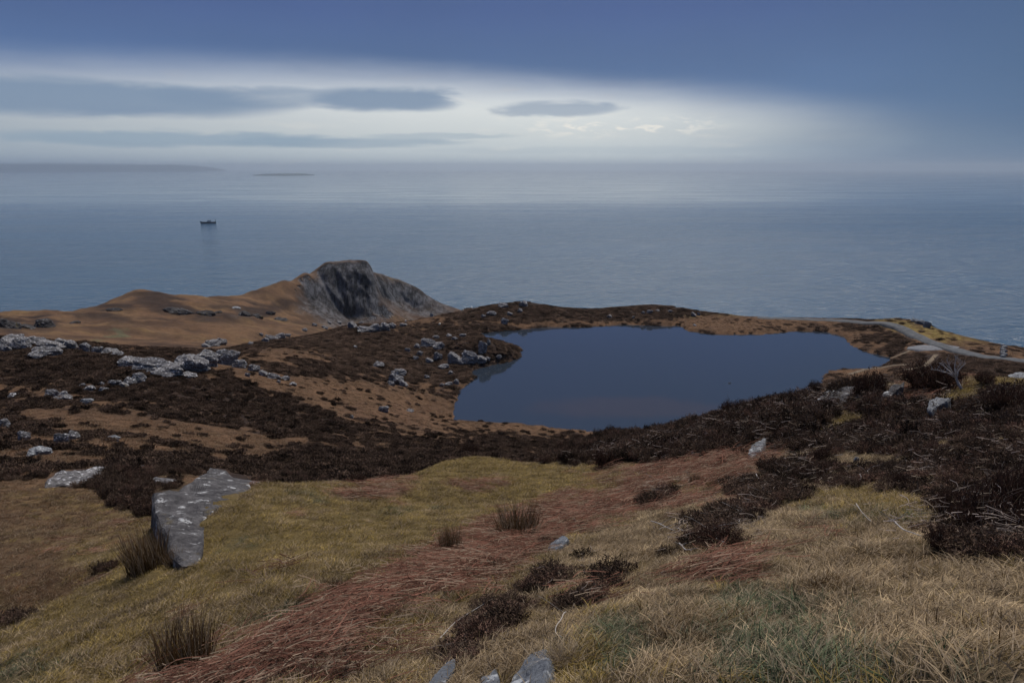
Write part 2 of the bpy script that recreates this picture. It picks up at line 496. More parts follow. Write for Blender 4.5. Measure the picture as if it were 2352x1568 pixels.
# photo x, y, half width, half height, turn in degrees (clockwise), zone, weight, nearest, farthest
BL = [
    (650, 1240, 420, 110, -8, 'yellow', 1.6, 0, 30), (1150, 1105, 330, 50, 4, 'yellow', 2.2, 0, 40), (250, 1420, 330, 130, -18, 'yellow', 1.2, 0, 17), (1075, 1075, 110, 35, 0, 'yellow', 1.5, 0, 40),
    (250, 1400, 330, 120, -20, 'straw', .5, 0, 17), (700, 1340, 330, 60, -15, 'straw', .8, 0, 17), (120, 1170, 200, 75, 8, 'orange', 2.2, 17, 45), (120, 1150, 160, 40, 8, 'yellow', 1.0, 17, 45),
    (60, 1330, 240, 70, 20, 'orange', 3.5, 17, 40), (230, 1308, 26, 8, -30, 'heather', 2, 0, 40), (130, 1350, 60, 7, -25, 'heather', 2, 0, 40), (30, 1425, 70, 7, -20, 'heather', 2, 0, 40), (30, 1285, 50, 8, 0, 'heather', 1.5, 17, 40), (60, 1290, 90, 16, 10, 'heather', .5, 17, 40),
    (1020, 1315, 230, 50, -24, 'bracken', 2.3, 0, 30), (1150, 1245, 140, 40, -20, 'bracken', 2.2, 0, 30), (850, 1390, 220, 40, -20, 'bracken', 2.2, 0, 30), (650, 1535, 260, 40, -8, 'bracken', 1.7, 0, 30), (900, 1480, 220, 40, -20, 'straw', 1.0, 0, 30), (880, 1470, 200, 40, -20, 'yellow', .7, 0, 30),
    (1380, 1150, 130, 30, -8, 'bracken', 2.6, 0, 30), (1600, 1085, 170, 28, -4, 'bracken', 1.6, 0, 40), (1095, 1116, 70, 12, 0, 'bracken', 2.8, 0, 40), (870, 1125, 95, 18, -8, 'bracken', 2.0, 0, 40), (1500, 1190, 170, 30, -15, 'bracken', .8, 0, 30), (1450, 1230, 170, 40, -20, 'straw', .9, 0, 30),
    (1720, 1030, 110, 26, -10, 'bracken', 2.2, 0, 40), (2110, 905, 80, 26, -15, 'bracken', 2.6, 0, 40), (1700, 1310, 90, 22, -10, 'bracken', 1.6, 0, 30),
    (2270, 1205, 140, 80, 5, 'heather', 2.4, 0, 30), (2230, 1070, 240, 65, 0, 'heather', 2.0, 0, 40), (1950, 1020, 240, 32, 0, 'heather', 1.8, 0, 40), (2080, 940, 330, 50, 0, 'heather', 1.5, 0, 40), (1750, 985, 260, 36, -5, 'heather', 2.2, 0, 45),
    (1450, 1022, 330, 36, -2, 'heather', 3.4, 0, 48), (1640, 1215, 115, 50, -25, 'heather', 1.9, 0, 30), (1500, 1150, 60, 16, -15, 'heather', 1.7, 0, 30), (1720, 1175, 80, 22, -10, 'heather', 1.8, 0, 30), (1560, 1265, 60, 16, -25, 'heather', 1.5, 0, 30), (1850, 1080, 100, 18, 0, 'heather', 1.8, 0, 30), (1940, 1112, 60, 14, 0, 'heather', 1.6, 0, 30), (1400, 1335, 60, 15, -35, 'heather', 1.5, 0, 30), (1320, 1395, 70, 14, -35, 'heather', 1.5, 0, 30), (1230, 1355, 80, 13, -30, 'heather', 1.4, 0, 30), (1660, 1300, 110, 22, -15, 'bracken', 1.5, 0, 30), (1620, 1210, 160, 70, -25, 'straw', .7, 0, 30), (1800, 1120, 140, 30, 0, 'heather', 1.3, 0, 30), (1120, 1440, 80, 42, -38, 'heather', 1.7, 0, 30), (1310, 1300, 75, 18, -30, 'heather', .9, 0, 30), (1440, 1270, 60, 20, -30, 'heather', .7, 0, 30),
    (1060, 1530, 40, 40, -30, 'heather', .8, 0, 30), (2050, 1100, 80, 24, 0, 'heather', .9, 0, 30), (1180, 1530, 160, 60, -20, 'straw', 1.2, 0, 12),
    (1945, 973, 80, 22, -14, 'yellow', 4.5, 0, 45), (2065, 980, 45, 12, -8, 'yellow', 4.0, 0, 45), (2215, 915, 95, 22, -10, 'yellow', 3.8, 0, 45), (2300, 876, 90, 10, 0, 'yellow', 4.0, 0, 45), (1890, 995, 50, 16, -25, 'yellow', 3.5, 0, 45),
    (1900, 1340, 420, 140, 10, 'straw', 1.6, 0, 12), (2100, 1500, 420, 130, 10, 'straw', 1.6, 0, 12), (1520, 1400, 60, 70, -35, 'straw', 3.0, 0, 12), (1560, 1500, 120, 90, -10, 'straw', 1.8, 0, 12), (2250, 1330, 130, 40, 10, 'straw', 2.2, 0, 20), (1950, 1060, 160, 26, 5, 'straw', 1.8, 0, 30), (2000, 1150, 200, 36, 5, 'yellow', 1.3, 0, 20), (1250, 1440, 120, 60, -30, 'straw', 1.3, 0, 15), (1400, 1250, 160, 50, -25, 'straw', 1.2, 0, 20),
    (1780, 1400, 200, 60, 10, 'green', 3.0, 0, 12), (1860, 1545, 220, 65, 0, 'green', 3.2, 0, 12), (1680, 1460, 190, 50, -8, 'green', 2.4, 0, 12), (2200, 1560, 160, 40, 0, 'green', 1.8, 0, 12), (2000, 1180, 160, 24, 0, 'green', 1.3, 0, 20), (560, 1245, 70, 22, -10, 'green', 2.0, 0, 30), (720, 1140, 70, 13, 0, 'green', 1.6, 0, 30), (60, 1535, 110, 40, -10, 'green', 1.5, 0, 30),
    (1400, 1480, 90, 60, -30, 'green', 2.4, 0, 30), (1350, 1520, 70, 50, -30, 'yellow', 1.6, 0, 12), (640, 1410, 80, 18, -10, 'green', 1.8, 0, 30), (900, 1180, 120, 14, -5, 'green', 1.2, 0, 30),
    # the far headland
    (800, 668, 95, 72, 25, 'rock', 5.0, 800, 1100), (750, 700, 70, 40, 20, 'rock', 3.5, 780, 1100), (960, 690, 90, 40, 30, 'rock', 5.0, 930, 1100), (440, 714, 80, 9, 8, 'rock', 1.8, 400, 800), (560, 722, 40, 9, 0, 'rock', 1.8, 400, 800), (590, 715, 40, 8, 0, 'heather', 5.3, 400, 900), (100, 742, 30, 13, 0, 'heather', 6.6, 350, 800), (15, 745, 40, 14, 10, 'heather', 6.6, 350, 800), (430, 712, 110, 14, 10, 'heather', 5.7, 400, 800), (260, 705, 40, 6, 0, 'heather', 4.8, 400, 800), (360, 680, 50, 6, 10, 'heather', 4.4, 400, 800), (260, 767, 40, 5, -10, 'green', 2.2, 350, 800), (640, 700, 60, 10, -10, 'heather', 4.0, 400, 900), (300, 735, 150, 8, 5, 'heather', 2.6, 350, 800), (700, 640, 80, 10, -25, 'orange', 2.5, 700, 1000), (470, 750, 140, 14, 5, 'orange', 2.0, 350, 800),
    # middle ground
    (850, 925, 200, 38, 8, 'orange', 3.2, 45, 260), (900, 950, 130, 28, 4, 'bracken', 1.6, 45, 260), (600, 872, 110, 22, 16, 'orange', 3.0, 45, 260), (700, 812, 190, 20, -4, 'orange', 1.3, 45, 260), (760, 905, 120, 18, 8, 'orange', 2.4, 45, 260), (300, 985, 200, 26, 8, 'orange', 1.7, 45, 260), (560, 1030, 300, 30, 4, 'orange', 1.4, 45, 260), (1250, 988, 140, 12, 0, 'orange', 2.6, 45, 260), (1160, 980, 120, 10, 0, 'orange', 2.0, 45, 260),
    (120, 1060, 180, 22, 4, 'orange', 1.8, 42, 260), (500, 1000, 120, 22, 4, 'orange', 1.0, 45, 260), (980, 1000, 160, 18, 0, 'orange', 1.0, 45, 260), (100, 905, 90, 14, 10, 'orange', .9, 45, 260),
    (560, 925, 260, 46, 13, 'heather', 2.8, 45, 260), (180, 850, 280, 42, 6, 'heather', 2.2, 45, 260), (700, 845, 220, 16, -4, 'heather', 1.4, 45, 260), (860, 770, 230, 30, 0, 'heather', 2.0, 45, 300), (1000, 808, 210, 42, 2, 'heather', 4.5, 45, 300), (550, 795, 160, 14, -10, 'heather', 2.6, 45, 260), (650, 1065, 420, 22, 0, 'heather', 2.0, 45, 260), (1100, 1010, 180, 16, 0, 'heather', 1.2, 45, 260), (900, 1045, 180, 20, 0, 'heather', 1.8, 45, 260),
    (250, 1095, 130, 30, 8, 'heather', 3.0, 30, 60), (310, 1140, 60, 40, 20, 'heather', 2.5, 20, 60),
    (1150, 708, 150, 22, 0, 'heather', 3.0, 240, 340), (1450, 708, 260, 16, 0, 'heather', 3.6, 240, 340), (1300, 735, 220, 6, 0, 'heather', 1.4, 240, 340), (1400, 741, 420, 6, 0, 'orange', 2.8, 240, 340), (1720, 745, 180, 20, 0, 'orange', 2.8, 240, 340), (1960, 780, 60, 30, 10, 'orange', 1.6, 240, 340), (2080, 752, 90, 16, 15, 'yellow', 1.4, 240, 340), (2200, 775, 90, 12, 12, 'yellow', 1.6, 240, 340), (2260, 795, 80, 12, 8, 'orange', 2.0, 240, 340),
    (1640, 722, 90, 5, 0, 'yellow', 1.4, 240, 340), (1270, 715, 30, 9, 0, 'yellow', 2.2, 240, 340), (1660, 738, 40, 7, 0, 'heather', 1.6, 240, 340), (1870, 746, 40, 7, 0, 'heather', 2.0, 240, 340), (1960, 748, 40, 10, 0, 'heather', 2.2, 240, 340), (1990, 778, 40, 8, 0, 'heather', 2.0, 240, 340), (1810, 757, 60, 5, 0, 'heather', 1.6, 240, 340),
    (2200, 835, 180, 20, 6, 'heather', 3.4, 200, 300), (1960, 862, 90, 14, -4, 'orange', 2.4, 180, 300), (2000, 870, 120, 10, 0, 'heather', 1.2, 180, 300), (2110, 815, 70, 8, 0, 'orange', 2.2, 200, 300), (960, 738, 70, 5, -10, 'orange', 3.0, 240, 330), (960, 752, 60, 6, -20, 'orange', 1.8, 240, 330), (900, 775, 60, 6, -25, 'orange', 2.0, 200, 300),
]


def zones(x, y, z, wob=1.0):
    px, py = proj(x, y, z)
    d = np.hypot(x, y)
    n1, n2, n3 = np.zeros_like(d), np.zeros_like(d), np.zeros_like(d)
    wn = 1 - sstep(d, 18, 34)
    wf = sstep(d, 240, 420)
    for k, wk in ((.9, wn), (7.0, (1 - wn) * (1 - wf)), (30.0, wf)):
        m = wk > 0
        xm, ym = x[m] / k, y[m] / k
        n1[m] += wk[m] * fbm(xm, ym, 4, 51)
        n2[m] += wk[m] * fbm(xm + 31, ym + 7, 4, 55)
        n3[m] += wk[m] * fbm(xm * 3.1, ym * 3.1, 3, 59)
    px = px + 42 * n1 * wob
    py = py + 26 * n2 * wob
    o = {k_: np.zeros_like(d) for k_ in ZN}
    fg = 1 - sstep(d, 26, 44)
    fa = sstep(d, 330, 420)
    mid = (1 - fg) * (1 - fa)
    o['straw'] += fg * (.45 + .5 * n1)
    o['yellow'] += fg * (.42 + .6 * n2)
    o['bracken'] += fg * .12 * (1 + 2 * n3)
    o['heather'] += fg * (.02 + .42 * n3) + mid * (.75 + 1.2 * n2 + 1.3 * n3)
    o['orange'] += mid * (.55 - .9 * n2 - 1.0 * n3) + fa * (1.5 + n3)
    o['heather'] += fa * (.95 + 2.8 * n2 + 1.2 * n3)
    o['yellow'] += fa * (.35 + .8 * n1)
    for bx, by, rx, ry, ang, zn, wt, d0, d1 in BL:
        m = (d >= d0 * .95) & (d < d1 * 1.08) & (np.abs(px - bx) < 1.8 * max(rx, ry)) & (np.abs(py - by) < 1.8 * max(rx, ry))
        if not m.any():
            continue
        c, s = math.cos(R(ang)), math.sin(R(ang))
        dx, dy = px[m] - bx, py[m] - by
        u, v = (dx * c + dy * s) / rx, (-dx * s + dy * c) / ry
        g = np.exp(-(u * u + v * v) ** 1.5 * .9)
        o[zn][m] += wt * g * (.8 + .9 * n3[m])
    tot = 1e-6
    for k_ in ZN:
        o[k_] = np.maximum(o[k_], 0) ** 2.2
        tot = tot + o[k_]
    for k_ in ZN:
        o[k_] = o[k_] / tot
    return o, d


# ------------------------------------------------------------------ materials
MATS = {}


def newmat(name):
    m = bpy.data.materials.new(name)
    m.use_nodes = True
    MATS[name] = m
    return m, NT(m.node_tree)


def finish(T_, base_c, rough=.9, normal=None, spec=.25, ior=None, extra=None):
    b = T_.n('ShaderNodeBsdfPrincipled')
    T_.put(b.inputs['Base Color'], base_c)
    T_.put(b.inputs['Roughness'], rough)
    T_.put(b.inputs['Specular IOR Level'], spec)
    if ior:
        b.inputs['IOR'].default_value = ior
    if normal is not None:
        T_.put(b.inputs['Normal'], normal)
    for k_, v in (extra or {}).items():
        T_.put(b.inputs[k_], v)
    o = T_.n('ShaderNodeOutputMaterial')
    T_.t.links.new(b.outputs[0], o.inputs[0])
    return b


def bump(T_, hgt, strength=.5, dist=.1):
    nd = T_.n('ShaderNodeBump')
    nd.inputs['Strength'].default_value = strength
    nd.inputs['Distance'].default_value = dist
    T_.put(nd.inputs['Height'], hgt)
    return nd.outputs[0]


# base colours of the ground cover: dark and light tone of each
TONE = {
    'heather': ((.036, .026, .021), (.120, .084, .065)),
    'orange': ((.076, .045, .028), (.188, .110, .065)),
    'yellow': ((.125, .092, .028), (.340, .255, .090)),
    'straw': ((.120, .085, .048), (.460, .360, .230)),
    'green': ((.040, .062, .036), (.125, .150, .092)),
    'bracken': ((.055, .028, .021), (.190, .098, .072)),
    'rock': ((.026, .027, .031), (.150, .150, .165)),
    'path': ((.20, .15, .10), (.32, .25, .17)),
}
m, T_ = newmat('moor_ground')
geo = T_.n('ShaderNodeNewGeometry')
pos = geo.outputs['Position']
at = []
for nm in ('zone_a', 'zone_b', 'zone_c'):
    a_ = T_.n('ShaderNodeAttribute', attribute_name=nm)
    sp = T_.n('ShaderNodeSeparateXYZ')
    T_.put(sp.inputs[0], a_.outputs['Vector'])
    at += [sp.outputs[0], sp.outputs[1], sp.outputs[2]]
nA = T_.noise(pos, 1.3, 8, .68)
nB = T_.noise(pos, .22, 7, .65)
nC = T_.noise(pos, 14.0, 6, .7)
nD = T_.m('ADD', T_.m('MULTIPLY', T_.noise(T_.vm('MULTIPLY', pos, (1, 1, .35)), .07, 8, .72), .5), T_.m('MULTIPLY', T_.noise(T_.vm('MULTIPLY', pos, (1, .4, .22)), .30, 8, .75, .6), .5))
tone = T_.m('ADD', T_.m('MULTIPLY', nA, .45), T_.m('ADD', T_.m('MULTIPLY', nB, .35), T_.m('MULTIPLY', nC, .3)))
tone = T_.ss(tone, .36, .74)
acc = None
for i, k_ in enumerate(ZN + ['soil']):
    dk, lt = SOIL if k_ == 'soil' else (((.015, .011, .010), (.050, .034, .029)) if k_ == 'heather' else TONE[k_])
    tn = T_.ss(nD, .43, .60) if k_ == 'rock' else tone
    c_ = T_.mix(tn, (*dk, 1), (*lt, 1))
    c_ = T_.vm('SCALE', c_, scale=at[i])
    acc = c_ if acc is None else T_.vm('ADD', acc, c_)
hgt = T_.m('ADD', T_.m('MULTIPLY', nA, .6), T_.m('ADD', T_.m('MULTIPLY', nC, .12), T_.m('ADD', T_.m('MULTIPLY', nB, 1.2), T_.m('MULTIPLY', T_.m('MULTIPLY', nD, at[6]), 16.0))))
finish(T_, acc, .95, bump(T_, hgt, .7, .5), .1)

m, T_ = newmat('sea_water')
geo = T_.n('ShaderNodeNewGeometry')
pos = geo.outputs['Position']
wv1 = T_.noise(T_.vm('MULTIPLY', pos, (.045, .085, 0)), 1.0, 5, .66, .9)
wv2 = T_.noise(T_.vm('MULTIPLY', pos, (.009, .022, 0)), 1.0, 3, .6, 1.2)
wv3 = T_.noise(T_.vm('MULTIPLY', pos, (.0009, .0045, 0)), 1.0, 4, .6, .8)
hgt = T_.m('ADD', T_.m('MULTIPLY', wv1, 5.0), T_.m('MULTIPLY', wv2, 7.0))
spy = T_.n('ShaderNodeSeparateXYZ')
T_.put(spy.inputs[0], pos)
bnd = T_.n('ShaderNodeBump')
bnd.inputs['Distance'].default_value = 1.0
T_.put(bnd.inputs['Strength'], T_.mr(spy.outputs[1], 700, 4600, 1.0, .05))
T_.put(bnd.inputs['Height'], hgt)
bn = bnd.outputs[0]
rgh = T_.ss(wv3, .35, .65, .07, .16)
finish(T_, T_.mix(T_.ss(wv3, .3, .7), (.030, .074, .130, 1), (.048, .102, .170, 1)), rgh, bn, .5, 1.34)

m, T_ = newmat('lake_water')
geo = T_.n('ShaderNodeNewGeometry')
pos = geo.outputs['Position']
rp = T_.noise(T_.vm('MULTIPLY', pos, (.9, 2.4, 0)), 1.0, 3, .5)
a, T = azT(1450, 934)
wd = 60 / T
spx = T_.n('ShaderNodeSeparateXYZ')
T_.put(spx.inputs[0], pos)
wn_ = T_.m('MULTIPLY', T_.m('SUBTRACT', T_.noise(pos, .12, 4, .6), .5), .9)
ux = T_.m('DIVIDE', T_.m('SUBTRACT', spx.outputs[0], wd * math.sin(a)), 23.0)
uy = T_.m('DIVIDE', T_.m('SUBTRACT', spx.outputs[1], wd * math.cos(a)), 8.5)
weed = T_.ss(T_.m('ADD', T_.m('ADD', T_.m('MULTIPLY', ux, ux), T_.m('MULTIPLY', uy, uy)), T_.m('MULTIPLY', wn_, 2.4)), 1.7, .3, 0, .9)
finish(T_, T_.mix(weed, (.026, .036, .052, 1), (.042, .040, .047, 1)), .07, bump(T_, rp, .06, .02), .5, 1.65)


def rock_mat(name, dk, lt, lich, amount, scale=1.0, moss=.25):
    m_, T = newmat(name)
    tcn = T.n('ShaderNodeTexCoord')
    g = T.n('ShaderNodeNewGeometry')
    p = g.outputs['Position']
    a = T.noise(p, 1.6 * scale, 8, .68, .3)
    b = T.noise(p, 9 * scale, 8, .7)
    c = T.noise(T.vm('MULTIPLY', p, (1, 1, 4.0)), 2.2 * scale, 6, .65, .8)
    vor = T.n('ShaderNodeTexVoronoi', feature='SMOOTH_F1')
    T.put(vor.inputs['Vector'], T.vm('ADD', p, T.vm('SCALE', T.xyz(b, a, c), scale=.5 / scale)))
    vor.inputs['Scale'].default_value = 3.2 * scale
    spots = T.m('MULTIPLY', T.ss(vor.outputs['Distance'], .34, .26), T.ss(a, .62 - .24 * amount, .70 - .24 * amount))
    speck = T.m('MULTIPLY', T.ss(b, .60, .70), T.ss(a, .48, .60))
    cc = T.mix(T.ss(T.m('ADD', T.m('MULTIPLY', a, .5), T.m('MULTIPLY', c, .5)), .36, .64), (*dk, 1), (*lt, 1))
    cc = T.mix(T.ss(b, .3, .55, .55, 0), cc, (dk[0] * .5, dk[1] * .5, dk[2] * .5, 1))
    cc = T.mix(T.m('MULTIPLY', speck, .7), cc, (*lich, 1))
    cc = T.mix(T.m('MULTIPLY', spots, .95), cc, (*lich, 1))
    cc = T.mix(T.ss(T.noise(p, .9 * scale, 5, .6), .58, .70, 0, moss * 2), cc, (.10, .075, .02, 1))
    hg = T.m('ADD', T.m('MULTIPLY', a, .7), T.m('ADD', T.m('MULTIPLY', b, .25), T.m('MULTIPLY', c, .6)))
    finish(T, cc, .92, bump(T, hg, .9, .12 / scale), .2)
    return m_


rock_mat('lichen_rock', (.040, .038, .042), (.125, .120, .126), (.46, .47, .49), .5, 1.5, .35)
rock_mat('outcrop_rock', (.065, .062, .066), (.225, .218, .228), (.50, .50, .53), .8, 1.3, .2)
rock_mat('pale_rock', (.12, .125, .14), (.25, .26, .28), (.50, .52, .54), .7, 2.0, .0)
rock_mat('crag_rock', (.030, .028, .030), (.090, .085, .088), (.16, .16, .17), .5, .25, .4)
rock_mat('slate_rock', (.085, .095, .115), (.17, .185, .215), (.38, .40, .43), .6, 3.0, .15)


def plain_mat(name, dk, lt, scale, rough=.9, b_=.4, dist=.02):
    m_, T = newmat(name)
    g = T.n('ShaderNodeNewGeometry')
    a = T.noise(g.outputs['Position'], scale, 6, .65)
    finish(T, T.mix(T.ss(a, .35, .65), (*dk, 1), (*lt, 1)), rough, bump(T, a, b_, dist), .25)
    return m_


plain_mat('asphalt', (.060, .064, .072), (.110, .115, .125), .9)
plain_mat('gravel', (.12, .125, .14), (.20, .205, .225), 1.5)
plain_mat('worn_earth', (.10, .075, .052), (.19, .145, .10), .8)
plain_mat('dead_wood', (.26, .24, .235), (.50, .47, .46), 30, .85, .6, .004)
plain_mat('dark_twig', (.05, .035, .03), (.12, .09, .08), 20, .9)
plain_mat('wool', (.66, .63, .56), (.78, .76, .70), 12, .95)
plain_mat('sheep_face', (.10, .09, .085), (.16, .15, .14), 10)
plain_mat('hull_paint', (.018, .03, .055), (.03, .045, .075), .3, .6)
plain_mat('boat_white', (.22, .26, .31), (.30, .33, .38), .3, .6)
plain_mat('boat_steel', (.04, .05, .065), (.07, .08, .10), .3, .6)
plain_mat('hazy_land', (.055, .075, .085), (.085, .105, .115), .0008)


def veg_mat(name, vary=.35, trans=.25, rough=.8, use_tip=True):
    """colour comes from the plant's own tint, set where it grows"""
    m_, T = newmat(name)
    a = T.n('ShaderNodeAttribute', attribute_name='tint', attribute_type='INSTANCER')
    v = T.n('ShaderNodeAttribute', attribute_name='blade')
    sp = T.n('ShaderNodeSeparateXYZ')
    T.put(sp.inputs[0], v.outputs['Vector'])
    k = T.m('ADD', 1 - vary, T.m('MULTIPLY', sp.outputs[0], vary * 2))
    cc = T.vm('SCALE', a.outputs['Color'], scale=k)
    cc = T.mix(T.m('MULTIPLY', sp.outputs[1], .55), cc, T.vm('MULTIPLY', cc, (1.5, 1.42, 1.35)))
    cc = T.mix(T.ss(sp.outputs[2], .5, .9, 0, .8), cc, (.34, .27, .20, 1))
    d = T.n('ShaderNodeBsdfDiffuse')
    T.put(d.inputs[0], cc)
    t = T.n('ShaderNodeBsdfTranslucent')
    T.put(t.inputs[0], cc)
    mx = T.n('ShaderNodeMixShader')
    mx.inputs[0].default_value = trans
    T.t.links.new(d.outputs[0], mx.inputs[1])
    T.t.links.new(t.outputs[0], mx.inputs[2])
    o = T.n('ShaderNodeOutputMaterial')
    T.t.links.new(mx.outputs[0], o.inputs[0])
    return m_


veg_mat('grass_blade', .55)
veg_mat('heather_sprig', .5, .1)
veg_mat('bracken_stem', .45, .1)


def own_mat(name, dk, lt, tip):
    """plants that stand alone: colour along and between the blades"""
    m_, T = newmat(name)
    v = T.n('ShaderNodeAttribute', attribute_name='blade')
    sp = T.n('ShaderNodeSeparateXYZ')
    T.put(sp.inputs[0], v.outputs['Vector'])
    cc = T.mix(sp.outputs[0], (*dk, 1), (*lt, 1))
    cc = T.mix(T.ss(sp.outputs[1], .3, 1.0, 0, .8), cc, (*tip, 1))
    cc = T.mix(T.ss(sp.outputs[2], .5, .9, 0, .85), cc, (.36, .29, .22, 1))
    d = T.n('ShaderNodeBsdfDiffuse')
    T.put(d.inputs[0], cc)
    t = T.n('ShaderNodeBsdfTranslucent')
    T.put(t.inputs[0], cc)
    mx = T.n('ShaderNodeMixShader')
    mx.inputs[0].default_value = .2
    T.t.links.new(d.outputs[0], mx.inputs[1])
    T.t.links.new(t.outputs[0], mx.inputs[2])
    o = T.n('ShaderNodeOutputMaterial')
    T.t.links.new(mx.outputs[0], o.inputs[0])


own_mat('rush', (.040, .026, .013), (.125, .075, .035), (.190, .110, .052))
own_mat('pale_tussock', (.26, .19, .12), (.46, .36, .25), (.56, .46, .34))
own_mat('heather_bush', (.020, .012, .010), (.062, .036, .030), (.075, .045, .036))


# ------------------------------------------------------------------ object helpers
def tag(o, label=None, cat=None, group=None, kind=None):
    for k_, v in (('label', label), ('category', cat), ('group', group), ('kind', kind)):
        if v:
            o[k_] = v
    return o


def mesh_obj(name, verts, faces, mat, smooth=True, parent=None, link=True):
    me = bpy.data.meshes.new(name)
    verts = np.asarray(verts, dtype=np.float32)
    if isinstance(faces, np.ndarray):
        nf, k_ = faces.shape
        me.vertices.add(len(verts))
        me.vertices.foreach_set('co', verts.ravel())
        me.loops.add(nf * k_)
        me.loops.foreach_set('vertex_index', faces.astype(np.int32).ravel())
        me.polygons.add(nf)
        me.polygons.foreach_set('loop_start', np.arange(0, nf * k_, k_, dtype=np.int32))
        me.polygons.foreach_set('loop_total', np.full(nf, k_, dtype=np.int32))
        me.update(calc_edges=True)
    else:
        me.from_pydata(verts.tolist(), [], faces)
        me.update()
    me.polygons.foreach_set('use_smooth', np.full(len(me.polygons), smooth, dtype=bool))
    if mat:
        me.materials.append(MATS[mat])
    o = bpy.data.objects.new(name, me)
    if parent is not None:
        o.parent = parent
    if link:
        col.objects.link(o)
    return o


def vec_attr(me, name, arr):
    a = me.attributes.new(name, 'FLOAT_VECTOR', 'POINT')
    a.data.foreach_set('vector', np.asarray(arr, dtype=np.float32).ravel())


def empty(name, loc, rz=0.0):
    o = bpy.data.objects.new(name, None)
    o.location = loc
    o.rotation_euler = (0, 0, rz)
    col.objects.link(o)
    return o


# ------------------------------------------------------------------ the land
nr, nc = X.shape
verts = np.stack([PX_, PY_, Z], -1).reshape(-1, 3)
idx = np.arange(nr * nc).reshape(nr, nc)
a_, b_, c_, d_ = idx[:-1, :-1].ravel(), idx[:-1, 1:].ravel(), idx[1:, 1:].ravel(), idx[1:, :-1].ravel()
faces = np.stack([a_, d_, c_, b_], -1)
zf = Z.ravel()
keep = ~((zf[a_] < -6) & (zf[b_] < -6) & (zf[c_] < -6) & (zf[d_] < -6))
faces = faces[keep]
ground = mesh_obj('moorland', verts, faces, 'moor_ground')
tag(ground, 'brown moorland hillside falling to the lake and the sea cliffs', 'hillside', kind='structure')
zo, _ = zones(X.ravel(), Y.ravel(), Z.ravel())
slope = np.abs(gz).ravel()
rk = np.clip(np.maximum(ROCKW.ravel() * 1.2, sstep(slope + .35 * fbm(X.ravel() / 9, Y.ravel() / 9, 3, 77), .62, .85) * (DD.ravel() > 380)), 0, 1)
grassy = sstep(fbm(X.ravel() / 16, Z.ravel() / 20, 3, 78), .18, .38) * .55
rk *= 1 - grassy * (DD.ravel() > 700)
for k_ in ZN:
    zo[k_] = zo[k_] * (1 - rk)
zo['rock'] = zo['rock'] + rk
soil = .62 * (1 - sstep(DD.ravel(), 20, 45))
zz = [zo[k_] * (1 - soil) for k_ in ZN] + [soil]
for i, nm in enumerate(('zone_a', 'zone_b', 'zone_c')):
    vec_attr(ground.data, nm, np.stack(zz[i * 3:i * 3 + 3], -1))

# sea: one sheet out past the horizon
rad = [0, 300, 1200, 5000, 20000, 60000]
sv_, sf_ = [(0, 500, 0)], []
ns = 96
for r_ in rad[1:]:
    for k_ in range(ns):
        sv_.append((r_ * math.cos(k_ / ns * 2 * math.pi), 500 + r_ * math.sin(k_ / ns * 2 * math.pi), 0))
for k_ in range(ns):
    sf_.append((0, 1 + k_, 1 + (k_ + 1) % ns))
for j in range(len(rad) - 2):
    o0, o1 = 1 + j * ns, 1 + (j + 1) * ns
    for k_ in range(ns):
        sf_.append((o0 + k_, o1 + k_, o1 + (k_ + 1) % ns, o0 + (k_ + 1) % ns))
sea = mesh_obj('sea', sv_, sf_, 'sea_water')
tag(sea, 'open grey-blue sea with fine waves out to the horizon', 'sea', kind='structure')

# lake surface, running a little way under its banks
cx, cy = lk.mean(0)
lx0, lx1, ly0, ly1 = lk[:, 0].min() - 3, lk[:, 0].max() + 3, lk[:, 1].min() - 3, lk[:, 1].max() + 3
gx, gy = np.meshgrid(np.linspace(lx0, lx1, 90), np.linspace(ly0, ly1, 90))
sdl = poly_sd(gx, gy, lk)
ii = np.arange(8100).reshape(90, 90)
q_ = np.stack([ii[:-1, :-1].ravel(), ii[:-1, 1:].ravel(), ii[1:, 1:].ravel(), ii[1:, :-1].ravel()], -1)
q_ = q_[(sdl.ravel()[q_] < 3.0).any(1)]
lake = mesh_obj('lake', np.stack([gx.ravel(), gy.ravel(), np.full(8100, LZ)], -1), q_, 'lake_water')
tag(lake, 'still dark blue lake in the hollow below the hillside', 'lake', kind='structure')
# ------------------------------------------------------------------ rocks
def noise3(p, seed):
    return (noise2(p[:, 0] + p[:, 2] * .37, p[:, 1] - p[:, 2] * .21, seed) + noise2(p[:, 1] + 7.1, p[:, 2] + p[:, 0] * .3, seed + 1) + noise2(p[:, 2] - 3.3, p[:, 0] + p[:, 1] * .3, seed + 2)) / 1.7


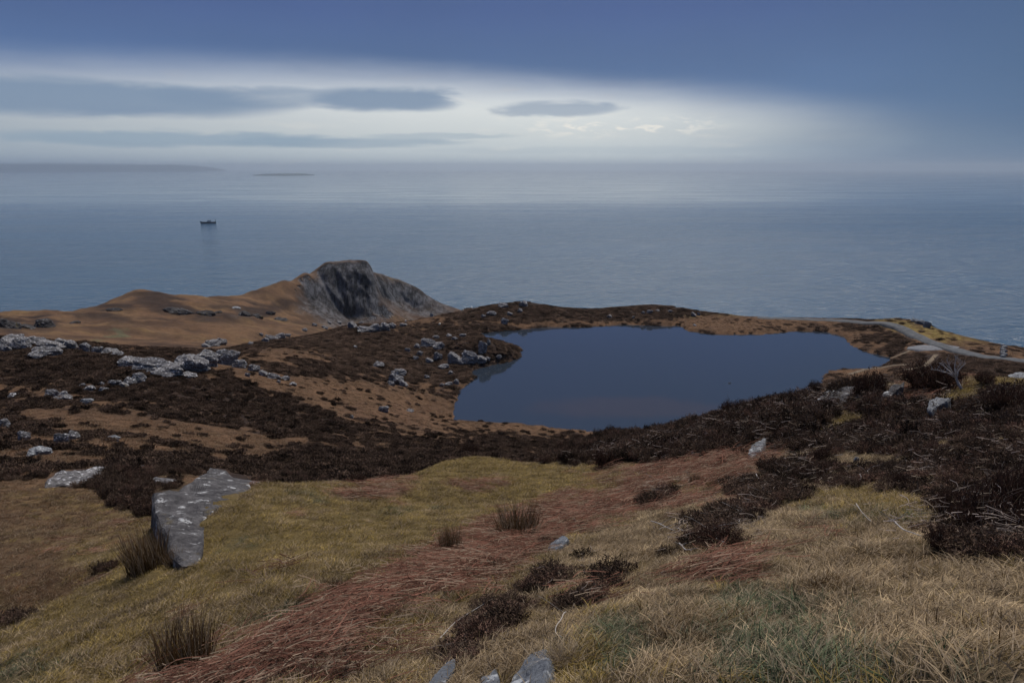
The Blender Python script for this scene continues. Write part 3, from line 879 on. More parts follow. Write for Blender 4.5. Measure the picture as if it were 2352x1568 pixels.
def rock_mesh(seed, sub=4, cuts=15, rough=.13):
    bm = bmesh.new()
    bmesh.ops.create_icosphere(bm, subdivisions=sub, radius=1)
    v = np.array([x.co[:] for x in bm.verts])
    f = np.array([[x.index for x in p.verts] for p in bm.faces])
    bm.free()
    g = np.random.default_rng(seed)
    nrm = g.normal(size=(cuts, 3))
    nrm /= np.linalg.norm(nrm, axis=1)[:, None]
    hh = g.uniform(.55, .92, cuts)
    rad_ = np.ones(len(v))
    for k_ in range(cuts):
        dt = v @ nrm[k_]
        rad_ = np.where(dt > .05, np.minimum(rad_, hh[k_] / np.maximum(dt, .05)), rad_)
    v = v * rad_[:, None]
    ln = np.linalg.norm(v, axis=1)[:, None]
    v = v * (1 + (rough * noise3(v * 2.1 + seed, seed) + rough * .9 * (.5 - np.abs(noise3(v * 4.1 + seed, seed + 5))) + rough * .4 * noise3(v * 9.0, seed + 9)))[:, None]
    lay = v @ (nrm[0] * .3 + np.array([0, 0, .9]))
    v = v * (1 + .05 * np.sign(np.sin(lay * 9 + seed)))[:, None]
    v /= np.abs(v).max(0)
    return v, f


ROCKS = []
for k_ in range(9):
    v, f = rock_mesh(100 + k_ * 7)
    me = mesh_obj('rock_shape', v, f, None, smooth=False, link=False).data
    ROCKS.append(me)


def px_size(p, w_, h_):
    dist = (p - Vector((0, 0, CAMZ))).length
    return w_ * dist / F, h_ * dist / F


rock_count = [0]
CLEAR = []


def rock(px, py, w_, h_, mat, label, group=None, dmin=0, depth=.75, sink=.35, name='boulder', cat='boulder'):
    p = hit(px, py, dmin)
    h_ = h_ * .8
    sw, sh = px_size(p, w_, h_)
    CLEAR.append([(px - w_ / 2, py), (px, py + 5), (px + w_ / 2, py), (px, py - h_)])
    me = ROCKS[rock_count[0] % len(ROCKS)]
    key = me.name + mat
    mm = bpy.data.meshes.get(key)
    if mm is None:
        mm = me.copy()
        mm.name = key
        mm.materials.clear()
        mm.materials.append(MATS[mat])
    o = bpy.data.objects.new(name, mm)
    rock_count[0] += 1
    o.scale = (sw / 2, sw / 2 * depth, sh / (2 * (1 - sink)))
    o.rotation_euler = (random.uniform(-.15, .15), random.uniform(-.12, .12), -math.atan2(p.x, p.y) + random.uniform(-.35, .35))
    o.location = p + Vector((0, 0, sh / (2 * (1 - sink)) * (1 - 2 * sink)))
    col.objects.link(o)
    return tag(o, label, cat, group)


def traced_rock(name, label, outline, anchors, thick, mat, seed, relief=.05, nb=84, cat='boulder', lift=.965):
    """a rock with the outline seen in the photo, lying in the plane through three ground anchors (photo x, y, metres)"""
    A3 = []
    CLEAR.append(list(outline))
    for x, y, d in anchors:
        d = min(d, hit(x, y, d * .6).xy.length * lift)
        r3 = Vector(ray(x, y))
        hd = math.hypot(r3.x, r3.y)
        A3.append(r3 * (d / hd))
    nrm = (A3[1] - A3[0]).cross(A3[2] - A3[0]).normalized()
    if nrm.dot(A3[0]) > 0:
        nrm = -nrm
    P = []
    for x, y in outline:
        r3 = Vector(ray(x, y))
        P.append(r3 * (A3[0].dot(nrm) / r3.dot(nrm)))
    # resample the outline evenly
    P = np.array([p[:] for p in P])
    seg = np.linalg.norm(np.roll(P, -1, 0) - P, axis=1)
    cum = np.concatenate([[0], np.cumsum(seg)])
    t = np.linspace(0, cum[-1], nb, endpoint=False)
    Pc = np.vstack([P, P[:1]])
    B = np.stack([np.interp(t, cum, Pc[:, k_]) for k_ in range(3)], -1)
    c = B.mean(0)
    size = np.linalg.norm(B - c, axis=1).mean()
    nv = np.array(nrm[:])
    vv, ff = [c[None]], []
    prof = [(s, 0.0) for s in np.linspace(.08, .86, 14)] + [(.92, .008), (.97, .03), (1.0, .08)] + [(1.0 + .03 * k_, .05 + k_ * (1 / 8)) for k_ in range(1, 9)]
    for s, dep in prof:
        vv.append(c + (B - c) * min(s, 1.0) * (1 - max(0, s - 1) * .6) - nv * dep * thick)
    V = np.vstack(vv)
    n3_ = noise3(V / size * 1.4 + seed, seed)[:, None]
    n4_ = noise3(V / size * 4.5 + seed, seed + 3)[:, None]
    n5_ = noise3(V / size * 12 + seed, seed + 6)[:, None]
    V = V + nv * size * relief * (2.2 * n3_ + 1.0 * n4_ + .4 * n5_) + (V - c) * (.02 * n4_ + .012 * n5_)
    for k_ in range(nb):
        ff.append((0, 1 + k_, 1 + (k_ + 1) % nb))
    for j in range(len(prof) - 1):
        a0, b0 = 1 + j * nb, 1 + (j + 1) * nb
        for k_ in range(nb):
            ff.append((a0 + k_, b0 + k_, b0 + (k_ + 1) % nb, a0 + (k_ + 1) % nb))
    V[:, 2] += CAMZ
    org = V.mean(0)
    o = mesh_obj(name, V - org, ff, mat, smooth=False)
    bm = bmesh.new()
    bm.from_mesh(o.data)
    bmesh.ops.recalc_face_normals(bm, faces=bm.faces)
    bm.to_mesh(o.data)
    bm.free()
    o.location = org
    return tag(o, label, cat)


traced_rock('boulder', 'large lichen-spotted grey boulder on the grassy bank, lower left', [(350, 1134), (375, 1122), (412, 1116), (440, 1100), (482, 1074), (520, 1077), (556, 1090), (604, 1098), (578, 1108), (574, 1130), (545, 1148), (512, 1164), (480, 1190), (462, 1216), (470, 1250), (462, 1274), (425, 1278), (392, 1252), (376, 1204), (356, 1165)],
            [(600, 1100, 17.6), (355, 1140, 15.3), (430, 1275, 12.6)], 1.5, 'lichen_rock', 3, .030, lift=.92)
traced_rock('boulder', 'long low pale rock left of the large lichen-spotted boulder', [(103, 1113), (108, 1094), (135, 1082), (180, 1078), (246, 1071), (240, 1086), (212, 1102), (190, 1112), (150, 1110)], [(103, 1113, 41), (240, 1100, 42), (180, 1076, 42.5)], 1.6, 'outcrop_rock', 5, .06)
traced_rock('rock_slab', 'tilted blue-grey slab at the bottom edge beside the straw tussock', [(1150, 1600), (1186, 1540), (1226, 1496), (1252, 1482), (1262, 1508), (1252, 1545), (1238, 1600)], [(1190, 1560, 3.55), (1250, 1500, 3.95), (1245, 1590, 3.25)], .35, 'slate_rock', 6, .03, cat='rock')
traced_rock('rock_slab', 'narrow pale slab at the bottom edge under dark heather', [(965, 1600), (990, 1555), (1024, 1518), (1046, 1508), (1046, 1530), (1020, 1570), (1000, 1600)], [(985, 1570, 3.6), (1035, 1515, 4.2), (1010, 1590, 3.45)], .3, 'slate_rock', 7, .03, cat='rock')
traced_rock('rock_slab', 'small pale rock at the bottom edge between the two slabs', [(1085, 1600), (1105, 1556), (1140, 1535), (1146, 1556), (1120, 1600)], [(1095, 1580, 3.5), (1140, 1545, 3.9), (1120, 1595, 3.35)], .25, 'slate_rock', 8, .04, cat='rock')
traced_rock('boulder', 'long pale slab on the heather brow above the lake', [(1868, 920), (1892, 899), (1925, 888), (1968, 885), (1965, 900), (1945, 912), (1905, 915)], [(1868, 920, 25.5), (1965, 902, 26.5), (1925, 886, 27.2)], 1.0, 'lichen_rock', 9, .05)
traced_rock('boulder', 'rounded grey rock leaning below the long slab on the brow', [(1925, 926), (1932, 910), (1962, 900), (1966, 912), (1950, 925), (1940, 936)], [(1926, 930, 24.5), (1962, 915, 25), (1950, 899, 25.4)], .8, 'lichen_rock', 10, .06)
traced_rock('boulder', 'slanting white-patched rock among dark heather right of the long slab', [(2016, 934), (2026, 906), (2050, 886), (2078, 872), (2076, 886), (2052, 905), (2040, 930), (2026, 942)], [(2016, 936, 22.5), (2045, 925, 22.6), (2070, 874, 24.5)], .9, 'lichen_rock', 11, .06)
traced_rock('boulder', 'blue-white rock beside yellow grass on the right brow', [(2128, 940), (2134, 918), (2156, 912), (2182, 910), (2176, 922), (2150, 932), (2140, 946)], [(2130, 942, 19), (2176, 928, 19.3), (2156, 910, 20)], .7, 'pale_rock', 12, .06)
traced_rock('boulder', 'ribbed pale rock leaning in heather below the lake shore', [(1716, 1042), (1730, 1022), (1758, 1004), (1756, 1020), (1742, 1038), (1726, 1050)], [(1718, 1044, 18.6), (1745, 1038, 18.7), (1755, 1005, 20)], .7, 'pale_rock', 13, .06)
traced_rock('rock_slab', 'flat grey stone half sunk in yellow moss beside the bracken', [(1255, 1262), (1268, 1242), (1300, 1230), (1308, 1238), (1290, 1252), (1275, 1264)], [(1258, 1262, 9.3), (1300, 1246, 9.8), (1300, 1231, 10.4)], .4, 'slate_rock', 14, .05, cat='rock')
rock(2348, 868, 60, 12, 'pale_rock', 'low white rock at the right edge of the frame on the brow')
rock(1967, 1060, 13, 13, 'pale_rock', 'small white squarish stone in straw grass on the right slope', name='stone', cat='stone')
rock(1592, 1046, 14, 14, 'pale_rock', 'small pale stone at the foot of the heather, left of the ribbed rock', name='stone', cat='stone')
rock(1320, 1196, 9, 7, 'pale_rock', 'tiny white stone beside the rushes on the grassy bank', name='stone', cat='stone')
rock(375, 1112, 52, 20, 'outcrop_rock', 'pale rock just behind the left edge of the large boulder', dmin=30)
rock(325, 1078, 20, 14, 'outcrop_rock', 'small grey rock in heather behind the large boulder', dmin=30)
rock(86, 1044, 52, 20, 'pale_rock', 'smooth oval pale boulder in brown grass at far left', dmin=45)
rock(262, 1010, 34, 14, 'pale_rock', 'single bright boulder in brown grass above the low pale rock', dmin=45)
rock(142, 1020, 34, 30, 'outcrop_rock', 'split grey rock at the right end of a heather bank', 'split rock in the heather bank', dmin=45)
rock(168, 1008, 26, 24, 'outcrop_rock', 'split grey rock at the right end of a heather bank', 'split rock in the heather bank', dmin=45)
for q in ((12, 985, 24, 26), (55, 1010, 26, 24)):
    rock(*q, 'outcrop_rock', 'grey rock poking out of dark heather at the left edge', 'rocks in the left heather bank', dmin=45)
g_ = 'slabs of the long grey outcrop on the left moor'
for q in ((300, 842, 66, 26), (350, 852, 90, 42), (392, 862, 70, 36), (432, 850, 92, 44), (472, 838, 80, 46), (520, 836, 62, 42), (430, 866, 40, 16)):
    rock(*q, 'outcrop_rock', 'slab of the long grey rock outcrop on the left moor', g_, dmin=60, name='rock_slab', cat='rock')
for q in ((552, 845, 36, 24), (582, 852, 30, 20), (604, 862, 26, 15), (628, 868, 32, 16), (655, 872, 26, 13), (672, 884, 20, 9), (640, 878, 14, 8), (568, 864, 14, 10)):
    rock(*q, 'outcrop_rock', 'small rock trailing down right from the long grey outcrop', 'rocks trailing right of the outcrop', dmin=60)
for q in ((18, 796, 44, 26), (52, 800, 44, 28), (80, 792, 40, 22), (112, 800, 62, 22), (106, 814, 56, 24), (88, 822, 36, 26), (160, 800, 36, 22), (196, 805, 30, 22), (222, 808, 28, 14), (252, 812, 40, 16), (270, 816, 30, 10), (30, 782, 40, 16), (140, 788, 30, 12), (5, 806, 30, 20)):
    rock(*q, 'outcrop_rock', 'rock on the skyline ridge at the left edge of the moor', 'rocks on the left ridge', dmin=60)
for q in ((190, 888, 18, 11), (206, 896, 28, 13), (234, 886, 18, 12), (262, 884, 30, 14), (296, 882, 30, 20), (320, 878, 34, 26), (238, 898, 20, 11), (284, 888, 22, 12)):
    rock(*q, 'outcrop_rock', 'rock in the dark heather just below the long grey outcrop', 'rocks below the outcrop', dmin=60)
for q in ((120, 908, 28, 18), (146, 908, 24, 14), (152, 916, 28, 12), (128, 918, 22, 10)):
    rock(*q, 'outcrop_rock', 'rock of a tight cluster in heather at the left', 'tight rock cluster at the left', dmin=60)
rock(198, 928, 28, 16, 'pale_rock', 'single pale boulder below the tight rock cluster', dmin=60)
rock(30, 912, 24, 12, 'outcrop_rock', 'low rock near the left edge beside a tight rock cluster', dmin=60)
for q in ((488, 795, 44, 18), (508, 792, 26, 20), (472, 797, 22, 10)):
    rock(*q, 'outcrop_rock', 'rock of the small bright outcrop above the long grey one', 'small outcrop on the dark ridge', dmin=60)
for q in ((622, 780, 32, 15), (645, 776, 30, 18), (610, 784, 20, 12), (600, 770, 14, 8), (660, 772, 18, 8), (575, 790, 14, 8), (700, 760, 16, 8), (745, 755, 18, 9)):
    rock(*q, 'outcrop_rock', 'rock scattered on the dark heather ridge in the middle', 'rocks on the middle ridge', dmin=60)
for q in ((808, 752, 26, 18), (838, 760, 38, 16), (862, 760, 34, 28), (882, 758, 30, 24), (900, 752, 28, 16), (925, 748, 22, 8), (778, 742, 16, 7), (830, 742, 14, 6), (722, 748, 14, 8), (756, 742, 12, 6)):
    rock(*q, 'outcrop_rock', 'rock of the outcrop on the ridge below the sea cliff', 'ridge outcrop below the cliff', dmin=60)
for q in ((985, 795, 44, 26), (1008, 802, 32, 28), (958, 800, 18, 16), (965, 815, 20, 14), (935, 806, 16, 10), (868, 840, 30, 13), (918, 860, 40, 17), (1005, 826, 24, 24), (985, 832, 22, 14), (955, 824, 14, 10), (1020, 845, 30, 16), (1035, 858, 14, 10), (1045, 780, 20, 10), (1062, 772, 20, 8), (1030, 772, 16, 8), (1002, 776, 18, 8), (980, 868, 16, 10)):
    rock(*q, 'outcrop_rock', 'pale rock strewn over the heather left of the lake', 'rocks left of the lake', dmin=100)
for q in ((1042, 832, 40, 32), (1078, 830, 42, 36), (1064, 834, 30, 22), (1102, 828, 36, 16), (1120, 826, 20, 10), (1108, 806, 26, 30), (1122, 790, 12, 18), (1146, 822, 16, 10)):
    rock(*q, 'outcrop_rock', 'grey rock face on the knoll jutting into the lake', 'rock faces on the lake knoll', dmin=100)
for q in ((908, 880, 40, 30), (925, 886, 26, 18), (898, 884, 18, 14), (1032, 884, 22, 12), (1048, 880, 16, 14), (1015, 886, 16, 10)):
    rock(*q, 'outcrop_rock', 'rock at the lower edge of the heather by the lake corner', 'rocks by the lake corner', dmin=100)
rock(880, 944, 30, 16, 'outcrop_rock', 'slanting rock in the orange grass left of the lake', dmin=80)
rock(940, 944, 22, 7, 'outcrop_rock', 'flat stone in the orange grass nearest the lake', dmin=80)
rock(808, 960, 11, 9, 'pale_rock', 'little white stone at the left of the orange grass', dmin=80, name='stone', cat='stone')
for q in ((1060, 712, 30, 9), (1088, 706, 30, 12), (1155, 704, 26, 12), (1180, 692, 34, 10), (1203, 702, 24, 16), (1236, 696, 44, 12), (1158, 742, 22, 15), (1194, 716, 14, 12), (1130, 722, 26, 10), (1110, 728, 14, 8), (1170, 722, 16, 8), (1260, 696, 14, 8), (1200, 690, 20, 8), (1140, 694, 18, 6)):
    rock(*q, 'outcrop_rock', 'pale rock on the humped knoll behind the lake', 'rocks on the knoll behind the lake', dmin=240)
for q in ((1478, 720, 12, 8), (1492, 717, 18, 7), (1510, 714, 12, 5), (1540, 716, 12, 5), (1555, 706, 11, 8), (1592, 726, 14, 12), (1604, 724, 8, 10), (1455, 730, 8, 7), (1400, 728, 14, 7), (1610, 712, 14, 5)):
    rock(*q, 'outcrop_rock', 'pale rock on the dark bank behind the lake middle', 'rocks on the bank behind the lake', dmin=240)
rock(991, 726, 9, 9, 'pale_rock', 'pale rounded boulder standing at the cliff edge below the headland', dmin=240)
rock(1595, 748, 10, 5, 'pale_rock', 'small pale stone on the far shore of the lake', dmin=240, name='stone', cat='stone')
# a dark stone breaking the lake surface
a, T = azT(1676, 880)
d = (CAMZ - LZ) / T
o = rock(1676, 880, 8, 4, 'slate_rock', 'small dark stone breaking the lake surface', name='stone', cat='stone')
o.location = (d * math.sin(a), d * math.cos(a), LZ + .05)
o.scale = (.45, .35, .25)
# dark crags on the far hill
for q in ((395, 716, 50, 13), (430, 722, 60, 18), (470, 722, 44, 14), (500, 718, 30, 8), (560, 724, 36, 13), (590, 728, 40, 11), (620, 722, 26, 10), (640, 735, 40, 10)):
    rock(*q, 'crag_rock', 'dark crag below the ridge of the far hill', 'crags on the far hill', dmin=380, sink=.62)
for q in ((102, 750, 44, 20), (14, 752, 50, 22), (60, 752, 30, 8), (262, 712, 34, 8), (172, 742, 26, 8)):
    rock(*q, 'crag_rock', 'dark crag on the far slope at the left edge', 'crags on the far left slope', dmin=350, sink=.62)
rock(541, 708, 24, 5, 'pale_rock', 'pale flat patch of rock on the saddle left of the sea cliff', dmin=400)
# weathered crag at the cliff edge on the right
for q in ((2116, 744, 26, 12), (2128, 752, 18, 16), (2100, 738, 20, 8)):
    rock(*q, 'slate_rock', 'broken crag at the right end of the cliff edge', 'crag at the cliff edge', dmin=240)


# ------------------------------------------------------------------ road, lay-by, paths
def ribbon(name, pxs, width, mat, label, cat, lift=.06, dmin=180, n=90, kind='structure', widths=None):
    P = np.array([hit(x, y, dmin)[:] for x, y in pxs])
    t = np.linspace(0, len(P) - 1, n)
    C = np.stack([np.interp(t, np.arange(len(P)), P[:, k_]) for k_ in range(3)], -1)
    for _ in range(10):
        C[1:-1] = (C[:-2] + 2 * C[1:-1] + C[2:]) / 4
    tg = np.gradient(C[:, :2], axis=0)
    tg /= np.linalg.norm(tg, axis=1)[:, None] + 1e-9
    nn = np.stack([-tg[:, 1], tg[:, 0]], -1)
    wd = np.full(n, width) if widths is None else np.interp(t, np.arange(len(P)), widths)
    wd = wd * (1 + .10 * noise2(t * 2.3, t * 0 + 3, 5))
    vv, ff = [], []
    cols_ = np.array([-.56, -.5, -.25, 0, .25, .5, .56])
    for c_ in cols_:
        xy = C[:, :2] + nn * (wd * c_)[:, None]
        z = zat(xy[:, 0], xy[:, 1]) + lift
        vv.append(np.column_stack([xy, z]))
    V = np.stack(vv, 1)
    zc_ = V[:, :, 2].max(1)
    for _ in range(4):
        zc_[1:-1] = np.maximum(zc_[1:-1], (zc_[:-2] + zc_[2:]) / 2)
    V[:, :, 2] = np.maximum(V[:, :, 2], zc_[:, None] - .10 - .3 * np.abs(cols_)[None])
    for e_ in (0, 6):      # verge: the edges run down into the ground
        V[:, e_, 2] = zat(V[:, e_, 0], V[:, e_, 1]) - .25
    V = V.reshape(-1, 3)
    for i in range(n - 1):
        for k_ in range(6):
            b = i * 7 + k_
            ff.append((b, b + 1, b + 8, b + 7))
    o = mesh_obj(name, V, ff, mat)
    return tag(o, label, cat, kind=kind)


ribbon('road', [(2500, 842), (2352, 829), (2260, 820), (2180, 800), (2110, 775), (2070, 754), (2030, 742), (1950, 737), (1850, 733), (1740, 729)], 4.2, 'asphalt', 'narrow grey road curving along the cliff top', 'road', .10, n=160)
ribbon('lay_by', [(2084, 800), (2120, 799), (2170, 797), (2200, 800)], 6.0, 'gravel', 'pale gravel lay-by beside the cliff-top road', 'lay-by', .09, n=40, widths=[2.5, 7, 6, 3])
ribbon('footpath', [(1950, 860), (2000, 846), (2060, 838), (2090, 838)], 1.3, 'worn_earth', 'worn footpath by the right lake shore', 'path', .08, n=40)
ribbon('footpath', [(2080, 850), (2120, 842), (2136, 830), (2150, 814)], 1.3, 'worn_earth', 'worn footpath through heather below the road', 'path', .08, n=40)
ribbon('footpath', [(2046, 824), (2075, 812), (2090, 805)], .9, 'worn_earth', 'short worn path from lake tip to the lay-by', 'path', .08, n=20)

# pale stone steps up the bank at the right edge
st = empty('stone_steps', hit(2306, 822, 200))
tag(st, 'pale stone steps up the grassy bank beside the road, far right', 'steps')
for k_ in range(7):
    p = hit(2303 + (3 if k_ % 2 else 0), 820 - k_ * 4.2, 200)
    bm = bmesh.new()
    bmesh.ops.create_cube(bm, size=1)
    bmesh.ops.bevel(bm, geom=bm.edges[:], offset=.12, segments=2, affect='EDGES')
    for v in bm.verts:
        v.co += Vector((random.uniform(-.05, .05), random.uniform(-.05, .05), random.uniform(-.05, .05)))
    me = bpy.data.meshes.new('step')
    bm.to_mesh(me)
    bm.free()
    me.materials.append(MATS['pale_rock'])
    o = bpy.data.objects.new('step', me)
    o.parent = st
    o.location = p - st.location + Vector((0, 0, .25))
    o.scale = (1.5 + .3 * (k_ % 2), 1.0, .8)
    o.rotation_euler = (0, 0, random.uniform(-.2, .2))
    col.objects.link(o)

# ------------------------------------------------------------------ sheep
def make_sheep():
    pts_ = [(-.42, 0, .60, .25), (-.15, 0, .62, .29), (.15, 0, .62, .28), (.40, 0, .64, .22), (.55, 0, .72, .12), (.70, 0, .70, .10), (.82, 0, .62, .06)]
    legs = [(-.38, -.13), (-.38, .13), (.32, -.13), (.32, .13)]
    v = [p[:3] for p in pts_]
    rd = [p[3] for p in pts_]
    e = [(i, i + 1) for i in range(6)]
    for lx, ly in legs:
        b = 0 if lx < 0 else 3
        i = len(v)
        v += [(lx, ly, .38), (lx, ly, .2), (lx, ly, 0.02)]
        rd += [.07, .04, .035]
        e += [(b, i), (i, i + 1), (i + 1, i + 2)]
    me = bpy.data.meshes.new('sheep')
    me.from_pydata(v, e, [])
    o = bpy.data.objects.new('sheep', me)
    col.objects.link(o)
    md = o.modifiers.new('skin', 'SKIN')
    for i, q in enumerate(me.skin_vertices[0].data):
        q.radius = (rd[i], rd[i])
        q.use_root = i == 1
    o.modifiers.new('sub', 'SUBSURF').levels = 1
    dg = bpy.context.evaluated_depsgraph_get()
    m2 = bpy.data.meshes.new_from_object(o.evaluated_get(dg))
    bpy.data.objects.remove(o)
    m2.materials.clear()
    m2.materials.append(MATS['wool'])
    m2.materials.append(MATS['sheep_face'])
    for p in m2.polygons:
        p.use_smooth = True
        p.material_index = 1 if (p.center.x > .62 or p.center.z < .26) else 0
    return m2


sheep_me = make_sheep()
for x, y, rz, lb in ((877, 812, .3, 'white sheep grazing on dark heather left of the orange track'), (868, 850, 2.6, 'white sheep standing among heather above the pale rocks'),
                     (1010, 747, 1.2, 'white sheep near the cliff edge behind the lake knoll'), (932, 740, 2.0, 'white sheep at the cliff edge under the headland')):
    o = bpy.data.objects.new('sheep', sheep_me)
    o.location = hit(x * .9408 if x in (877, 868) else x, y * .9408 if x in (877, 868) else y, 100)
    o.rotation_euler = (0, 0, rz)
    col.objects.link(o)
    tag(o, lb, 'sheep', 'sheep on the moor')

# ------------------------------------------------------------------ trawler out at sea
a, T = azT(479, 513)
d = CAMZ / T
bt = empty('trawler', (d * math.sin(a), d * math.cos(a), 0), math.pi - a)
tag(bt, 'small dark trawler with stern gantry crossing the sea at left', 'boat')


def box(bm, x0, x1, y0, y1, z0, z1, taper=0):
    vs_ = [bm.verts.new(p) for p in ((x0, y0, z0), (x1, y0, z0), (x1, y1, z0), (x0, y1, z0), (x0 + taper, y0 + taper, z1), (x1 - taper, y0 + taper, z1), (x1 - taper, y1 - taper, z1), (x0 + taper, y1 - taper, z1))]
    for f_ in ((3, 2, 1, 0), (4, 5, 6, 7), (0, 1, 5, 4), (1, 2, 6, 5), (2, 3, 7, 6), (3, 0, 4, 7)):
        bm.faces.new([vs_[i] for i in f_])


def part(name, bm, mat, parent):
    bmesh.ops.recalc_face_normals(bm, faces=bm.faces)
    me = bpy.data.meshes.new(name)
    bm.to_mesh(me)
    bm.free()
    me.materials.append(MATS[mat])
    o = bpy.data.objects.new(name, me)
    o.parent = parent
    col.objects.link(o)
    return o


# bow at local +x; stations of the hull: x, half beam, sheer height
bm = bmesh.new()
stn = [(-26, 4.6, 5.0), (-18, 5.6, 4.6), (-6, 6.0, 4.6), (8, 6.0, 5.2), (18, 4.6, 6.2), (25, 2.2, 7.4), (29, .15, 8.4)]
prev = None
for x, hb, sh in stn:
    ring = [bm.verts.new(p) for p in ((x, -hb, sh), (x - (2.5 if x > 20 else 0), -hb * .82, .0), (x - (4 if x > 20 else 0), 0, -2.5), (x - (2.5 if x > 20 else 0), hb * .82, 0.0), (x, hb, sh))]
    if prev:
        for k_ in range(4):
            bm.faces.new((prev[k_], ring[k_], ring[k_ + 1], prev[k_ + 1]))
        bm.faces.new((prev[0], prev[4], ring[4], ring[0]))
    else:
        bm.faces.new(ring)
    prev = ring
hull = part('hull', bm, 'hull_paint', bt)
bm = bmesh.new()
box(bm, -26, 24, -4.6, 4.6, 5.6, 5.9)
part('rail', bm, 'boat_steel', hull)
bm = bmesh.new()
box(bm, -10, 6, -4.6, 4.6, 4.4, 8.2, .3)
dk_ = part('deckhouse', bm, 'boat_white', bt)
bm = bmesh.new()
box(bm, -6, 3, -4, 4, 8.2, 11.0, .5)
wh = part('wheelhouse', bm, 'boat_white', bt)
bm = bmesh.new()
box(bm, 2.4, 3.05, -3.2, 3.2, 9.2, 10.3)
part('window', bm, 'boat_steel', wh)
bm = bmesh.new()
box(bm, -2.4, -1.8, -.3, .3, 11, 13.6)
box(bm, -2.3, -1.9, -1.8, 1.8, 12.6, 12.9)
part('mast', bm, 'boat_steel', bt)
bm = bmesh.new()
box(bm, -25, -23.6, -4.4, -3.2, 4.8, 13.5)
box(bm, -25, -23.6, 3.2, 4.4, 4.8, 13.5)
box(bm, -25.2, -23.4, -4.6, 4.6, 12.4, 14.2)
part('gantry', bm, 'hull_paint', bt)
bm = bmesh.new()
box(bm, -9, -6.5, -1.2, 1.2, 8.2, 12.5, .2)
part('funnel', bm, 'boat_steel', bt)

# ------------------------------------------------------------------ far coast on the horizon
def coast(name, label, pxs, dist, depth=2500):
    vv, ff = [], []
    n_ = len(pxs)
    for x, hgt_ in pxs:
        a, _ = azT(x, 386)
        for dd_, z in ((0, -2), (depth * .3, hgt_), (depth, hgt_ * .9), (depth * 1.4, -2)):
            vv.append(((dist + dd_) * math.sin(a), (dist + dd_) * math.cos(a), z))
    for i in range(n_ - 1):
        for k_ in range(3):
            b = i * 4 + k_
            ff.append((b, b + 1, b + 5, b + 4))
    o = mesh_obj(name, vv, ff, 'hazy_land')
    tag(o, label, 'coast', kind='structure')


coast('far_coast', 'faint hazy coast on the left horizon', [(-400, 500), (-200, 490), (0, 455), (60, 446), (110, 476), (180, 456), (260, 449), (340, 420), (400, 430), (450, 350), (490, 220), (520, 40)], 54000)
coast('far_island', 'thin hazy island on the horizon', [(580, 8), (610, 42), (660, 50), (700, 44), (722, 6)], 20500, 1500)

# ------------------------------------------------------------------ haze: pale air over land and sea
m, T_ = newmat('sea_haze')
pv = T_.n('ShaderNodeVolumePrincipled')
pv.inputs['Color'].default_value = (.96, .985, 1.0, 1)
pv.inputs['Density'].default_value = 3.4e-5
pv.inputs['Anisotropy'].default_value = .8
T_.t.links.new(pv.outputs[0], T_.n('ShaderNodeOutputMaterial').inputs['Volume'])
bm = bmesh.new()
box(bm, -62000, 62000, -62000, 62000, -10, 510)
hz = part('haze', bm, 'sea_haze', None)
tag(hz, 'pale sea haze over land and water', 'haze', kind='stuff')
# ------------------------------------------------------------------ plant shapes
def blades(n, rad_, l0, l1, wid, lean, curl, wind=(0, 0), seed=0, seg=3, flat=0.0):
    """ribbon blades; returns verts, quads, per-vertex (random, along, dead)"""
    g = np.random.default_rng(seed)
    rr, th = rad_ * np.sqrt(g.random(n)), g.random(n) * 2 * math.pi
    bx, by = rr * np.cos(th), rr * np.sin(th)
    L = g.uniform(l0, l1, n)
    da = g.random(n) * 2 * math.pi
    ln = np.abs(g.normal(lean, lean * .5, n))
    dx, dy = np.cos(da) * ln + wind[0] + bx / max(rad_, 1e-3) * lean * .5, np.sin(da) * ln + wind[1] + by / max(rad_, 1e-3) * lean * .5
    fa = g.random(n) * math.pi
    wx, wy = np.cos(fa), np.sin(fa)
    cu = g.uniform(.3, 1.0, n) * curl
    rn, dead = g.random(n), g.random(n)
    V, Aa = [], []
    for k in range(seg + 1):
        t = k / seg
        hz = L * t * (1 - cu * t * .6)
        off = L * t * (1 + cu * t * 1.2)
        nrm = np.sqrt(1 + dx * dx + dy * dy)
        x = bx + dx * off / nrm
        y = by + dy * off / nrm
        z = hz / nrm * (1 - flat)
        w_ = wid * (1 - t) ** .7 * .5 + wid * .04
        V.append(np.stack([np.stack([x - wx * w_, y - wy * w_, z], -1), np.stack([x + wx * w_, y + wy * w_, z], -1)], 1))
        Aa.append(np.repeat(np.stack([rn, np.full(n, t), dead], -1)[:, None], 2, 1))
    V = np.stack(V, 1)
    Aa = np.stack(Aa, 1)
    per = (seg + 1) * 2
    f = []
    for k in range(seg):
        b = np.arange(n) * per + k * 2
        f.append(np.stack([b, b + 1, b + 3, b + 2], -1))
    return V.reshape(-1, 3), np.concatenate(f), Aa.reshape(-1, 3)


